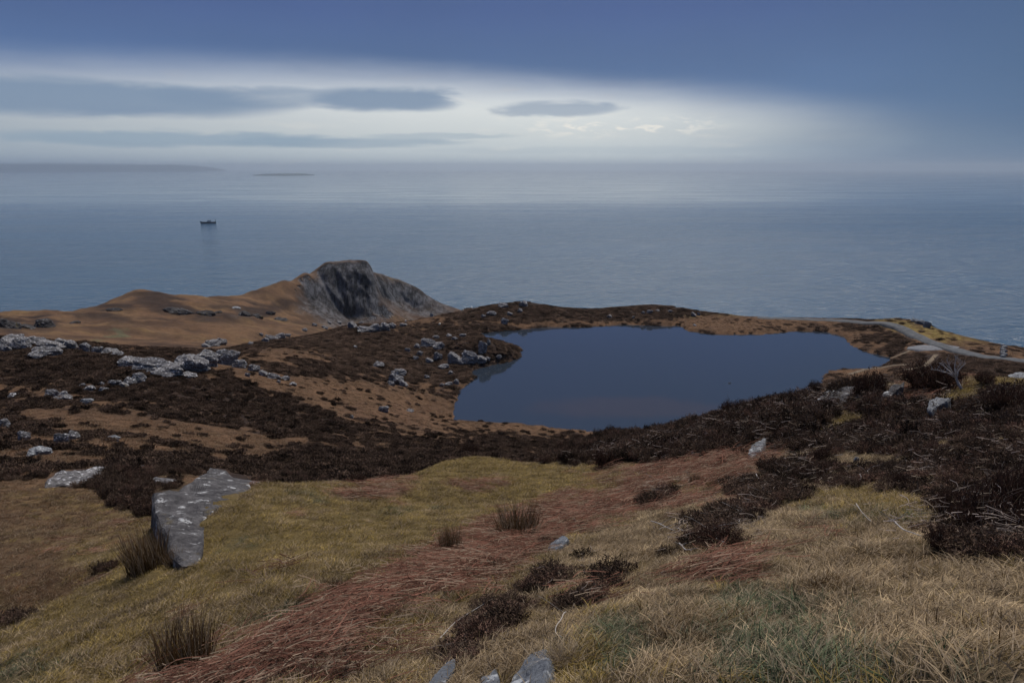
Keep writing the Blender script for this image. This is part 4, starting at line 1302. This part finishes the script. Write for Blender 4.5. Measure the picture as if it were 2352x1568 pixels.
def heather_shape(n, rad_, hgt_, seed, leaf=.011, leaves=14, twig=.004):
    """a low bush: twigs fanning out from the root, small leafy sprigs along their upper part"""
    g = np.random.default_rng(seed)
    V, Fc, At = [], [], []
    base_i = 0
    for i in range(n):
        th, ph = g.random() * 2 * math.pi, math.sqrt(g.random()) * 1.15
        dirr = np.array([math.sin(ph) * math.cos(th), math.sin(ph) * math.sin(th), math.cos(ph) * 1.0])
        L = g.uniform(.75, 1.08)
        root = np.array([math.cos(th), math.sin(th), 0]) * rad_ * .35 * g.random()
        tip = root + dirr * np.array([rad_, rad_, hgt_]) * L
        mid = (root + tip) / 2 + g.normal(size=3) * rad_ * .12
        rn, dead = g.random(), g.random()
        wv = np.array([-math.sin(th), math.cos(th), 0]) * twig
        for k, p in enumerate((root, mid, tip)):
            ww = wv * (1.4 - .5 * k)
            V += [p - ww, p + ww]
            At += [(rn * .7, k / 2, dead)] * 2
        Fc += [(base_i, base_i + 1, base_i + 3, base_i + 2), (base_i + 2, base_i + 3, base_i + 5, base_i + 4)]
        base_i += 6
        for k in range(leaves):
            t = g.uniform(.35, 1.06)
            p = (1 - t) ** 2 * root + 2 * t * (1 - t) * mid + t * t * tip + g.normal(size=3) * rad_ * .05
            u = g.normal(size=3)
            u /= np.linalg.norm(u)
            u[2] = abs(u[2]) + .3
            s = np.cross(u, g.normal(size=3))
            s /= np.linalg.norm(s) + 1e-6
            ll, lw = leaf * g.uniform(1.6, 3.6), leaf * g.uniform(.3, .6)
            V += [p - s * lw, p + s * lw, p + u * ll + s * lw * .5, p + u * ll - s * lw * .5]
            b2 = g.random()
            At += [(b2, t * .6, dead if b2 > .93 else 0)] * 2 + [(b2, t, dead if b2 > .93 else 0)] * 2
            Fc += [(base_i, base_i + 1, base_i + 2, base_i + 3)]
            base_i += 4
    return np.array(V), np.array(Fc), np.array(At)


def litter(n, rad_, l0, l1, wid, seed, rise=.05):
    """fallen stems lying criss-cross, with short side stubs"""
    g = np.random.default_rng(seed)
    V, Fc, At = [], [], []
    b = 0
    for i in range(n):
        c = g.normal(size=2) * rad_ * .5
        th = g.normal(.35, .8)
        L = g.uniform(l0, l1)
        dz = g.normal(0, .12)
        z0 = abs(g.normal(rise, rise * .7))
        dv = np.array([math.cos(th), math.sin(th), dz])
        sd = np.array([-math.sin(th), math.cos(th), 0])
        rn, dead = g.random(), g.random()
        bend = g.normal(0, .22) * L
        for k in range(4):
            t = k / 3 - .5
            p = np.array([c[0], c[1], z0]) + dv * L * t + sd * bend * (t * t * 4)
            p[2] = max(p[2], .004)
            w_ = wid * (1 - .5 * (k / 3))
            V += [p - sd * w_, p + sd * w_ + np.array([0, 0, w_])]
            At += [(rn, .5 * k / 3, dead)] * 2
        for k in range(3):
            q = b + k * 2
            Fc.append((q, q + 1, q + 3, q + 2))
        b += 8
        for k in range(g.integers(0, 4)):
            t = g.uniform(-.4, .5)
            p = np.array([c[0], c[1], max(z0, .01)]) + dv * L * t
            sg = g.choice([-1, 1])
            e = p + (sd * sg * .8 + dv * .6) * L * g.uniform(.10, .28) + np.array([0, 0, g.normal(0, .015)])
            w3 = dv * wid * .6
            V += [p - w3, p + w3, e + w3 * .3, e - w3 * .3]
            At += [(rn, .6, dead)] * 4
            Fc.append((b, b + 1, b + 2, b + 3))
            b += 4
    return np.array(V), np.array(Fc), np.array(At)


def plant_mesh(name, vfa, mat):
    o = mesh_obj(name, vfa[0], vfa[1], mat, smooth=True, link=False)
    vec_attr(o.data, 'blade', vfa[2])
    return o


def source(name, objs):
    c = bpy.data.collections.new(name)
    for o in objs:
        c.objects.link(o)
    return c


WIND = (.55, .12)
SHORT = source('short_grass_shapes', [plant_mesh('grass_shape', blades(60, .11, .025, .09, .0052, .7, .8, WIND, 200 + i), 'grass_blade') for i in range(4)])
LONG = source('long_grass_shapes', [plant_mesh('grass_shape', blades(44, .10, .05, .15, .0056, .9, 1.2, (.8, .1), 220 + i), 'grass_blade') for i in range(4)])
MOOR = source('moor_grass_shapes', [plant_mesh('grass_shape', blades(60, .5, .18, .45, .022, .6, .9, WIND, 240 + i), 'grass_blade') for i in range(4)])
HEATH = source('heather_shapes', [plant_mesh('heather_shape', heather_shape(64, .20, .24, 260 + i, .010, 22, .003), 'heather_sprig') for i in range(5)])
HEATHF = source('far_heather_shapes', [plant_mesh('heather_shape', heather_shape(46, .5, .42, 280 + i, .05, 9, .012), 'heather_sprig') for i in range(4)])
BRACK = source('bracken_shapes', [plant_mesh('bracken_shape', litter(30, .34, .14, .42, .0038, 300 + i), 'bracken_stem') for i in range(4)])

TWIG = source('twig_shapes', [plant_mesh('twig_shape', litter(12, .20, .05, .17, .0022, 320 + i, .07), 'bracken_stem') for i in range(4)])


def scatter_group():
    ng = bpy.data.node_groups.new('scatter', 'GeometryNodeTree')
    ng.interface.new_socket('Geometry', in_out='INPUT', socket_type='NodeSocketGeometry')
    ng.interface.new_socket('Collection', in_out='INPUT', socket_type='NodeSocketCollection')
    ng.interface.new_socket('Geometry', in_out='OUTPUT', socket_type='NodeSocketGeometry')
    nd, lk_ = ng.nodes, ng.links
    gi, go = nd.new('NodeGroupInput'), nd.new('NodeGroupOutput')
    ci_ = nd.new('GeometryNodeCollectionInfo')
    ci_.inputs['Separate Children'].default_value = True
    ci_.inputs['Reset Children'].default_value = True
    io = nd.new('GeometryNodeInstanceOnPoints')
    io.inputs['Pick Instance'].default_value = True
    lk_.new(gi.outputs[0], io.inputs['Points'])
    lk_.new(gi.outputs[1], ci_.inputs['Collection'])
    lk_.new(ci_.outputs[0], io.inputs['Instance'])
    for nm, dt, sk in (('idx', 'INT', 'Instance Index'), ('rot', 'FLOAT_VECTOR', 'Rotation'), ('scl', 'FLOAT_VECTOR', 'Scale')):
        na = nd.new('GeometryNodeInputNamedAttribute')
        na.data_type = dt
        na.inputs[0].default_value = nm
        lk_.new([o for o in na.outputs if o.enabled][0], io.inputs[sk])
    lk_.new(io.outputs[0], go.inputs[0])
    return ng


SG = scatter_group()


def euler_from(nx, ny, nz, yaw):
    """rotation that turns by yaw, then tips the plant's up axis onto the ground normal"""
    n_ = np.stack([nx, ny, nz], -1)
    n_ /= np.linalg.norm(n_, axis=1)[:, None]
    xa = np.stack([np.cos(yaw), np.sin(yaw), np.zeros_like(yaw)], -1)
    xa -= n_ * (xa * n_).sum(1)[:, None]
    xa /= np.linalg.norm(xa, axis=1)[:, None]
    ya = np.cross(n_, xa)
    # columns xa, ya, n
    rx = np.arctan2(ya[:, 2], n_[:, 2])
    ry = -np.arcsin(np.clip(xa[:, 2], -1, 1))
    rz = np.arctan2(xa[:, 1], xa[:, 0])
    return np.stack([rx, ry, rz], -1)


def tone_of(k, t):
    a, b = np.array(TONE[k][0]), np.array(TONE[k][1])
    return a[None] + (b - a)[None] * t[:, None]


def candidates(rings, gap=1.0):
    xs, ys = [], []
    for d0, d1, dens in rings:
        cnt = int(R(80) / 2 * (d1 * d1 - d0 * d0) * dens)
        dd = np.sqrt(rng.random(cnt) * (d1 * d1 - d0 * d0) + d0 * d0)
        aa = (rng.random(cnt) - .5) * R(80)
        xs.append(dd * np.sin(aa))
        ys.append(dd * np.cos(aa))
    x, y = np.concatenate(xs), np.concatenate(ys)
    z = zat(x, y)
    px, py = proj(x, y, z)
    clear = np.zeros(len(x), bool)
    for po in CLEAR:
        pa = np.array(po, float)
        b0, b1 = pa.min(0) - 6, pa.max(0) + 6
        mm = np.where((px > b0[0]) & (px < b1[0]) & (py > b0[1]) & (py < b1[1]))[0]
        if len(mm):
            clear[mm] = poly_sd(px[mm], py[mm], pa) < gap
    ok = ~clear & (px > -140) & (px < 2500) & (py < 1760) & (hidden_by(x, y, z) < .035) & ((z > LZ + .1) | (np.hypot(x, y) > 340))
    return x[ok], y[ok], z[ok]


# road and paths stay free of plants
KEEP = []
for o in list(col.objects):
    if o.name.split('.')[0] in ('road', 'lay_by', 'footpath'):
        c = np.empty(len(o.data.vertices) * 3, dtype=np.float32)
        o.data.vertices.foreach_get('co', c)
        KEEP.append(c.reshape(-1, 3)[:, :2][::3])
KEEP = np.concatenate(KEEP)


def off_road(x, y, gap):
    ok = np.ones(len(x), bool)
    m = np.where((np.hypot(x, y) > 190) & (x > 40))[0]
    for i in range(0, len(m), 4000):
        j = m[i:i + 4000]
        d2 = ((x[j][:, None] - KEEP[None, :, 0]) ** 2 + (y[j][:, None] - KEEP[None, :, 1]) ** 2).min(1)
        ok[j] = d2 > gap * gap
    return ok


def spread(name, label, cat, x, y, z, coln, nshape, tint, scl, yaw, tip=.7, sink=.0):
    e = np.maximum(.15, np.hypot(x, y) * .02)
    gx_, gy_ = grad_at(x, y, e)
    rot = euler_from(-gx_ * tip, -gy_ * tip, np.ones_like(x), yaw)
    me = bpy.data.meshes.new(name)
    me.vertices.add(len(x))
    me.vertices.foreach_set('co', np.stack([x, y, z - sink], -1).astype(np.float32).ravel())
    vec_attr(me, 'rot', rot)
    vec_attr(me, 'scl', scl)
    a = me.attributes.new('idx', 'INT', 'POINT')
    a.data.foreach_set('value', rng.integers(0, nshape, len(x)).astype(np.int32))
    a = me.attributes.new('tint', 'FLOAT_COLOR', 'POINT')
    a.data.foreach_set('color', np.concatenate([tint, np.ones((len(x), 1))], 1).astype(np.float32).ravel())
    o = bpy.data.objects.new(name, me)
    col.objects.link(o)
    md = o.modifiers.new('scatter', 'NODES')
    md.node_group = SG
    for it in SG.interface.items_tree:
        if it.name == 'Collection':
            md[it.identifier] = coln
    tag(o, label, cat, kind='stuff')
    return o


def uni(n_, a, b):
    return rng.uniform(a, b, n_)


# --- foreground grass
x, y, z = candidates([(1.6, 5, 210), (5, 10, 130), (10, 20, 60), (20, 46, 26)])
zo_, d = zones(x, y, z)
pg = zo_['yellow'] + zo_['straw'] + zo_['green'] + .8 * zo_['orange'] + .35 * zo_['bracken'] + .22 * zo_['heather']
longw = np.clip(zo_['straw'] * 1.2 + zo_['green'] * .9, 0, 1) * (1 - sstep(d, 9, 16)) * sstep(x - .10 * y, -.6, .5)
ok = (rng.random(len(x)) < pg) & (fbm(x * 2.6, y * 2.6, 3, 98) + .4 * fbm(x * .7, y * .7, 2, 99) > -.34 - .25 * rng.random(len(x)))
lng = rng.random(len(x)) < longw * .8
mixr = rng.random(len(x))
cumw = np.cumsum(np.stack([zo_[k] for k in ZN], 1), 1)
pick = np.minimum((mixr[:, None] > cumw).sum(1), len(ZN) - 1)
tn = np.clip(.42 + 1.0 * fbm(x * 1.7, y * 1.7, 4, 91) + .5 * fbm(x * .35, y * .35, 2, 92) + rng.normal(0, .28, len(x)), -.25, 1.25)
hn = 1 + .8 * fbm(x * 2.1, y * 2.1, 3, 97)
tint = np.zeros((len(x), 3))
for i, k in enumerate(ZN):
    m_ = pick == i
    kk = 'straw' if k in ('heather', 'bracken', 'rock', 'path') else k
    tint[m_] = tone_of(kk, tn[m_])
s1 = ok & ~lng
n_ = s1.sum()
sc_a = uni(n_, .7, 1.4) * (1 + .55 * sstep(d[s1], 8, 30)) * hn[s1]
spread('grass', 'short tawny and yellow-green grass on the near bank', 'grass', x[s1], y[s1], z[s1], SHORT, 4, tint[s1], np.stack([sc_a, sc_a, sc_a * uni(n_, .7, 1.2)], -1), rng.normal(.3, .9, n_), .8, .005)
s2 = ok & lng
n_ = s2.sum()
sc_a = uni(n_, .7, 1.25)
tl = tint[s2] * np.where(rng.random(n_)[:, None] < .4, 1.25, .8)
spread('tall_grass', 'long wind-combed straw and green grass at the lower right', 'grass', x[s2], y[s2], z[s2], LONG, 4, tl, np.stack([sc_a, sc_a, sc_a], -1), rng.normal(.35, .55, n_), .8, .005)
# --- bracken litter
x, y, z = candidates([(2.2, 6, 42), (6, 14, 30), (14, 46, 14)])
zo_, d = zones(x, y, z)
ok = rng.random(len(x)) < np.clip(zo_['bracken'] * 1.25, 0, 1)
x, y, z, d = x[ok], y[ok], z[ok], d[ok]
n_ = len(x)
tint = tone_of('bracken', np.clip(rng.normal(.55, .35, n_), 0, 1.3)) * np.array([1.0, .95, .95])
sc_a = uni(n_, .8, 1.3) * (1 + .5 * sstep(d, 10, 30))
spread('bracken', 'flattened red-brown bracken stems across the near bank', 'bracken', x, y, z, BRACK, 4, tint, np.stack([sc_a, sc_a, sc_a], -1), rng.normal(0, .8, n_), 1.0)
# --- near heather
x, y, z = candidates([(2.0, 6, 60), (6, 14, 36), (14, 30, 20), (30, 52, 12)], 5.0)
zo_, d = zones(x, y, z)
ok = rng.random(len(x)) < sstep(zo_['heather'], .12, .7)
x, y, z, d = x[ok], y[ok], z[ok], d[ok]
n_ = len(x)
tint = tone_of('heather', np.clip(rng.normal(.5, .4, n_) + .5 * fbm(x * .8, y * .8, 3, 93), -.2, 1.5))
pur = rng.random(n_) < .22
tint[pur] = tint[pur] * np.array([1.3, 1.18, 1.2])
sc_a = uni(n_, .45, 1.0) * (1 + .8 * sstep(d, 7, 28)) * (1 + .5 * fbm(x * .5, y * .5, 2, 94))
spread('heather', 'dark brown heather covering the near slope and brow', 'heather', x, y, z, HEATH, 5, tint, np.stack([sc_a, sc_a, sc_a * uni(n_, .75, 1.35) * (.62 + .38 * sstep(d, 8, 20))], -1), uni(n_, 0, 6.28), .5, .02)
# --- pale dry twigs showing through the heather
x, y, z = candidates([(2.6, 8, 22), (8, 30, 7)])
zo_, d = zones(x, y, z)
px_, py_ = proj(x, y, z)
ok = rng.random(len(x)) < np.clip(zo_['heather'] * .8 + .02 * zo_['straw'], 0, 1) * sstep(px_, 900, 1500)
x, y, z, d = x[ok], y[ok], z[ok], d[ok]
n_ = len(x)
tint = np.array([[.30, .25, .23]]) * uni(n_, .25, 1.1)[:, None]
sc_a = uni(n_, .6, 1.4) * (1 + .6 * sstep(d, 8, 24))
spread('dry_twigs', 'pale dry twigs strewn through heather on the right slope', 'twigs', x, y, z + .02, TWIG, 4, tint, np.stack([sc_a, sc_a, sc_a * 1.8], -1), uni(n_, 0, 6.28), .9)
# --- middle distance heather and moor grass
x, y, z = candidates([(44, 90, 2.8), (90, 180, 1.5), (180, 330, 1.2)])
zo_, d = zones(x, y, z)
okr = off_road(x, y, 1.4)
ph = np.maximum(sstep(zo_['heather'], .40, .72), .03)
ok = (rng.random(len(x)) < ph) & okr
xx, yy, zz_, dd = x[ok], y[ok], z[ok], d[ok]
n_ = len(xx)
tint = tone_of('heather', np.clip(rng.normal(.45, .4, n_) + .6 * fbm(xx / 6, yy / 6, 3, 95), -.2, 1.4))
sc_a = uni(n_, .8, 1.5) * (1 + .7 * sstep(dd, 110, 230))
fl_ = 1 - .6 * sstep(dd, 110, 230)
tint = tint * (1 + .12 * sstep(dd, 110, 230))[:, None]
spread('moor_heather', 'dark heather spread over the moor round the lake', 'heather', xx, yy, zz_, HEATHF, 4, tint, np.stack([sc_a, sc_a, sc_a * fl_ * uni(n_, .4, .95)], -1), uni(n_, 0, 6.28), .6, .03)
ok = (rng.random(len(x)) < np.clip(1 - sstep(zo_['heather'], .35, .7), .16, 1)) & okr
xx, yy, zz_ = x[ok], y[ok], z[ok]
n_ = len(xx)
tn = np.clip(rng.normal(.45, .3, n_) + .6 * fbm(xx / 5, yy / 5, 3, 96), 0, 1.2)
tint = tone_of('orange', tn) * np.where(rng.random(n_)[:, None] < zo_['yellow'][ok][:, None], 1, 1)
mb = rng.random(n_) < zo_['bracken'][ok]
tint[mb] = tone_of('bracken', tn[mb])
my = rng.random(n_) < zo_['yellow'][ok]
tint[my] = tone_of('yellow', tn[my])
sc_a = uni(n_, .7, 1.3)
spread('moor_grass', 'tawny moor grass between the heather round the lake', 'grass', xx, yy, zz_, MOOR, 4, tint, np.stack([sc_a, sc_a, sc_a * uni(n_, .5, 1.0)], -1), rng.normal(.3, .8, n_), .8, .02)

# ------------------------------------------------------------------ single plants
RUSH = [plant_mesh('rush_shape', blades(420, .19, .30, .62, .0075, .15, .25, (.05, 0), 400 + i, 3), 'rush').data for i in range(3)]
TUS = plant_mesh('tussock_shape', blades(520, .13, .14, .27, .0032, .75, .9, (-.1, -.1), 420, 4), 'pale_tussock').data
BUSH = [plant_mesh('bush_shape', heather_shape(190, .5, .55, 430 + i, .016, 26, .005), 'heather_bush').data for i in range(4)]


def plant(name, me, px, py, w_, h_, natw, nath, label, cat, group=None, dmin=0, rz=None):
    p = hit(px, py, dmin)
    sw, sh = px_size(p, w_, h_)
    o = bpy.data.objects.new(name, me)
    o.location = p - Vector((0, 0, .02))
    o.scale = (sw / natw, sw / natw, sh / nath)
    o.rotation_euler = (0, 0, random.uniform(0, 6.28) if rz is None else rz)
    col.objects.link(o)
    return tag(o, label, cat, group)


gr = 'rush clumps on the near bank'
for i, (q, lb) in enumerate([((1033, 1264, 58, 66), 'upright brown rush clump at the left end of the bracken strip'), ((1190, 1232, 104, 84), 'broad tan rush clump above the bracken strip'),
                             ((425, 1530, 118, 120), 'tall dark brown rush clump at the bottom left'), ((338, 1312, 84, 100), 'dark rush clump against the left foot of the large boulder'),
                             ((405, 1298, 44, 44), 'small straw-coloured rush clump in front of the large boulder'), ((778, 1362, 50, 34), 'thin short rush clump left of the bracken strip'),
                             ((702, 1392, 34, 38), 'sparse short rush clump between bottom left clump and bracken'), ((1598, 1112, 32, 30), 'small dark rush clump in the upper bracken on the right')]):
    plant('rush_clump', RUSH[i % 3], *q, .46, .56, lb, 'rushes', gr)
plant('grass_tussock', TUS, 1288, 1520, 96, 66, .52, .2, 'pale straw tussock overhanging the bottom slab', 'tussock')
for q, lb in [((1690, 955, 70, 38), 'rounded dark heather bush on the brow against the lake'), ((1646, 972, 34, 26), 'small heather bush left of the rounded bush on the brow'), ((1870, 900, 30, 26), 'upright heather sprig bush at the left end of the long slab'),
              ((1995, 925, 66, 70), 'tall dark heather bush between the two big brow rocks'), ((2130, 895, 110, 60), 'wide black heather bush behind the brow rocks on the right'), ((2170, 885, 70, 44), 'dark heather bush beneath the bare windswept shrub'),
              ((2320, 950, 90, 60), 'big black heather bush at the right edge of the brow'), ((2200, 1195, 90, 70), 'left end of the big heather mass at the right edge'), ((2262, 1230, 130, 96), 'front bush of the big heather mass at the right edge'), ((2330, 1200, 130, 110), 'rearmost right bush of the big heather mass at the right edge'),
              ((2170, 1265, 70, 60), 'low bush at the foot of the big heather mass'), ((1078, 1040, 46, 26), 'dark heather bush right behind the yellow grass mound'), ((1330, 1055, 60, 34), 'dark heather bush behind the right half of the grass mound'), ((1390, 1070, 60, 40), 'black heather bush where grass mound meets bracken'),
              ((1890, 1058, 46, 30), 'small black heather bush left of the white squarish stone'), ((1770, 1085, 70, 36), 'greyish heather bush left of the straw grass on the right slope'), ((1560, 1135, 16, 12), 'tiny dark heather tuft in the bracken'), ((1340, 1210, 26, 15), 'small dark heather tuft right of the broad rush clump'),
              ((1100, 1470, 120, 40), 'dark heather bush at bottom centre left of the slab'), ((1660, 1250, 120, 40), 'twiggy purple-brown heather bush in the middle of the right slope'), ((2075, 1120, 50, 34), 'small heather bush on green grass left of the heather mass'),
              ((820, 1108, 40, 20), 'low heather bush on the brow left of the grass mound'), ((2260, 880, 40, 22), 'little black heather bush on the yellow brow at right')]:
    plant('heather_bush', BUSH[len(lb) % 4], *q, 1.1, .58, lb, 'heather', 'heather bushes that stand out')


# ------------------------------------------------------------------ dead branches
def tube(bm, P, r0, r1, ns=6):
    prev = None
    for i, p in enumerate(P):
        t = (P[min(i + 1, len(P) - 1)] - P[max(i - 1, 0)]).normalized()
        s = t.cross(Vector((0, 0, 1)))
        s = s.normalized() if s.length > 1e-4 else Vector((1, 0, 0))
        u = s.cross(t)
        rr_ = r0 + (r1 - r0) * i / (len(P) - 1)
        ring = [bm.verts.new(p + (s * math.cos(k * 2 * math.pi / ns) + u * math.sin(k * 2 * math.pi / ns)) * rr_) for k in range(ns)]
        if prev:
            for k in range(ns):
                bm.faces.new((prev[k], prev[(k + 1) % ns], ring[(k + 1) % ns], ring[k]))
        prev = ring
    bm.faces.new(prev)


def wobble(P, n_, amp):
    out_ = []
    for i in range(len(P) - 1):
        for k in range(n_):
            out_.append(P[i].lerp(P[i + 1], k / n_) + (Vector((random.gauss(0, amp), random.gauss(0, amp), random.gauss(0, amp))) if i + k else Vector()))
    out_.append(P[-1])
    for _ in range(2):
        out_ = [out_[0]] + [(out_[i - 1] + out_[i] * 2 + out_[i + 1]) / 4 for i in range(1, len(out_) - 1)] + [out_[-1]]
    return out_


def branch(label, pxs, rad_, mat='dead_wood', stubs=3, lift=.05):
    P = [hit(x, y) + Vector((0, 0, lift + random.uniform(0, lift))) for x, y in pxs]
    L = sum((P[i + 1] - P[i]).length for i in range(len(P) - 1))
    P = wobble(P, 4, L * .012)
    bm = bmesh.new()
    tube(bm, P, rad_, rad_ * .45)
    for _ in range(stubs):
        i = random.randrange(1, len(P) - 1)
        t = (P[i + 1] - P[i - 1]).normalized()
        sd = t.cross(Vector((0, 0, 1))) * random.choice((-1, 1))
        e = P[i] + (t * .7 + sd * .6 + Vector((0, 0, random.uniform(.0, .5)))) * L * random.uniform(.12, .3)
        tube(bm, wobble([P[i], e], 4, L * .012), rad_ * .5, rad_ * .2, 5)
    org = P[0].copy()
    for v in bm.verts:
        v.co -= org
    bmesh.ops.recalc_face_normals(bm, faces=bm.faces)
    me = bpy.data.meshes.new('dead_branch')
    bm.to_mesh(me)
    bm.free()
    me.materials.append(MATS[mat])
    o = bpy.data.objects.new('dead_branch', me)
    o.location = org
    col.objects.link(o)
    return tag(o, label, 'branch', 'bleached dead branches on the right slope')


z6 = lambda *p: [((1600 + .3827 * x) * .9408, (1067 + .3827 * y) * .9408) for x, y in p]
for lb, p_, rd_, stb in [('hooked bleached branch on the purple-brown heather bush', z6((700, 470), (650, 465), (590, 490), (550, 520), (530, 575)), .011, 2), ('pale forked branch lying on grass left of the big heather mass', z6((1480, 580), (1520, 585), (1550, 620), (1610, 645), (1690, 665)), .009, 3),
                     ('long thin pale stem curving over green grass', z6((1275, 470), (1310, 515), (1370, 580)), .005, 1), ('grey branch lying left of the purple-brown heather', z6((-30, 570), (60, 590), (120, 625), (185, 640)), .008, 3),
                     ('thin pale branch in heather above the hooked branch', z6((640, 260), (670, 310), (740, 380)), .008, 2), ('pale branch lying across straw below the small black bush', z6((965, 125), (1060, 142), (1195, 140)), .010, 2),
                     ('short white branch in dark heather near the right edge', z6((1730, 65), (1790, 60), (1840, 72)), .012, 1), ('twisted pale branch at the lower left of the purple-brown heather', z6((150, 715), (190, 745), (230, 755)), .008, 3),
                     ('knotted pale branch inside the purple-brown heather', z6((350, 590), (390, 630), (395, 690), (440, 720)), .008, 3), ('pale curved branch right of the black bush on the slope', z6((1320, 80), (1390, 88), (1440, 110)), .010, 2),
                     ('looped pale branch between grass and heather clumps', z6((1300, 300), (1310, 255), (1350, 240), (1370, 280)), .009, 2), ('upright pale twig at the edge of the heather mass', z6((1520, 250), (1560, 240), (1610, 200)), .007, 2),
                     ('pale crooked stem over the bottom centre heather', [(1300, 1420), (1280, 1440), (1272, 1470), (1290, 1490)], .004, 1), ('thin stem lying across bottom bracken', [(1010, 1480), (1060, 1430), (1130, 1395)], .004, 0)]:
    branch(lb, p_, rd_, stubs=stb)

# bare windswept shrub on the right brow
p0 = hit(2212, 893)
sh_ = empty('bare_shrub', p0)
tag(sh_, 'bare pale windswept shrub leaning left on the right brow', 'shrub')
sz = px_size(p0, 1, 1)[0]


def limb(parent, name, P, r0, r1, org):
    bm = bmesh.new()
    tube(bm, wobble(P, 4, sz * .9), r0, r1, 6)
    for v in bm.verts:
        v.co -= org
    return part(name, bm, 'dead_wood', parent)


side = Vector((math.cos(-math.atan2(p0.x, p0.y)), math.sin(-math.atan2(p0.x, p0.y)), 0))


def S(dx, dy, dep=0.0):
    return p0 + side * dx * sz + Vector((0, 0, dy * sz)) + Vector((side.y, -side.x, 0)) * dep


limb(sh_, 'trunk', [S(0, -4), S(-8, 8), S(-14, 20)], .05, .035, p0)
for tip in ((-8, 58, .2), (-20, 62, -.1), (-34, 54, .1), (-46, 42, -.2), (-58, 30, .0), (-2, 48, -.2), (-28, 44, .3), (-40, 30, .15)):
    mid_ = S(-12 + tip[0] * .35, 20 + tip[1] * .3, tip[2] * .5)
    b_ = limb(sh_, 'branch', [S(-14, 20), mid_, S(*tip)], .028, .008, p0)
    for k in range(4):
        t_ = random.uniform(.3, .95)
        s_ = mid_.lerp(S(*tip), t_)
        limb(b_, 'twig', [s_, s_ + side * random.uniform(-14, 8) * sz + Vector((0, 0, random.uniform(2, 16) * sz))], .009, .003, p0)

# ------------------------------------------------------------------ things alike: say which one, counted from the left
ORD = 'first second third fourth fifth sixth seventh eighth ninth tenth eleventh twelfth thirteenth fourteenth fifteenth sixteenth seventeenth eighteenth nineteenth twentieth'.split()
same = {}
for o in col.objects:
    if o.parent is None and o.get('group') and o.get('label'):
        same.setdefault(o['label'], []).append(o)
for lb, os_ in same.items():
    if len(os_) > 1:
        os_.sort(key=lambda o: o.location.x / o.location.y)
        for i, o in enumerate(os_):
            o['label'] = lb + ', ' + ('rightmost of them' if i == len(os_) - 1 else ('leftmost of them' if i == 0 else ORD[i] + ' from the left'))
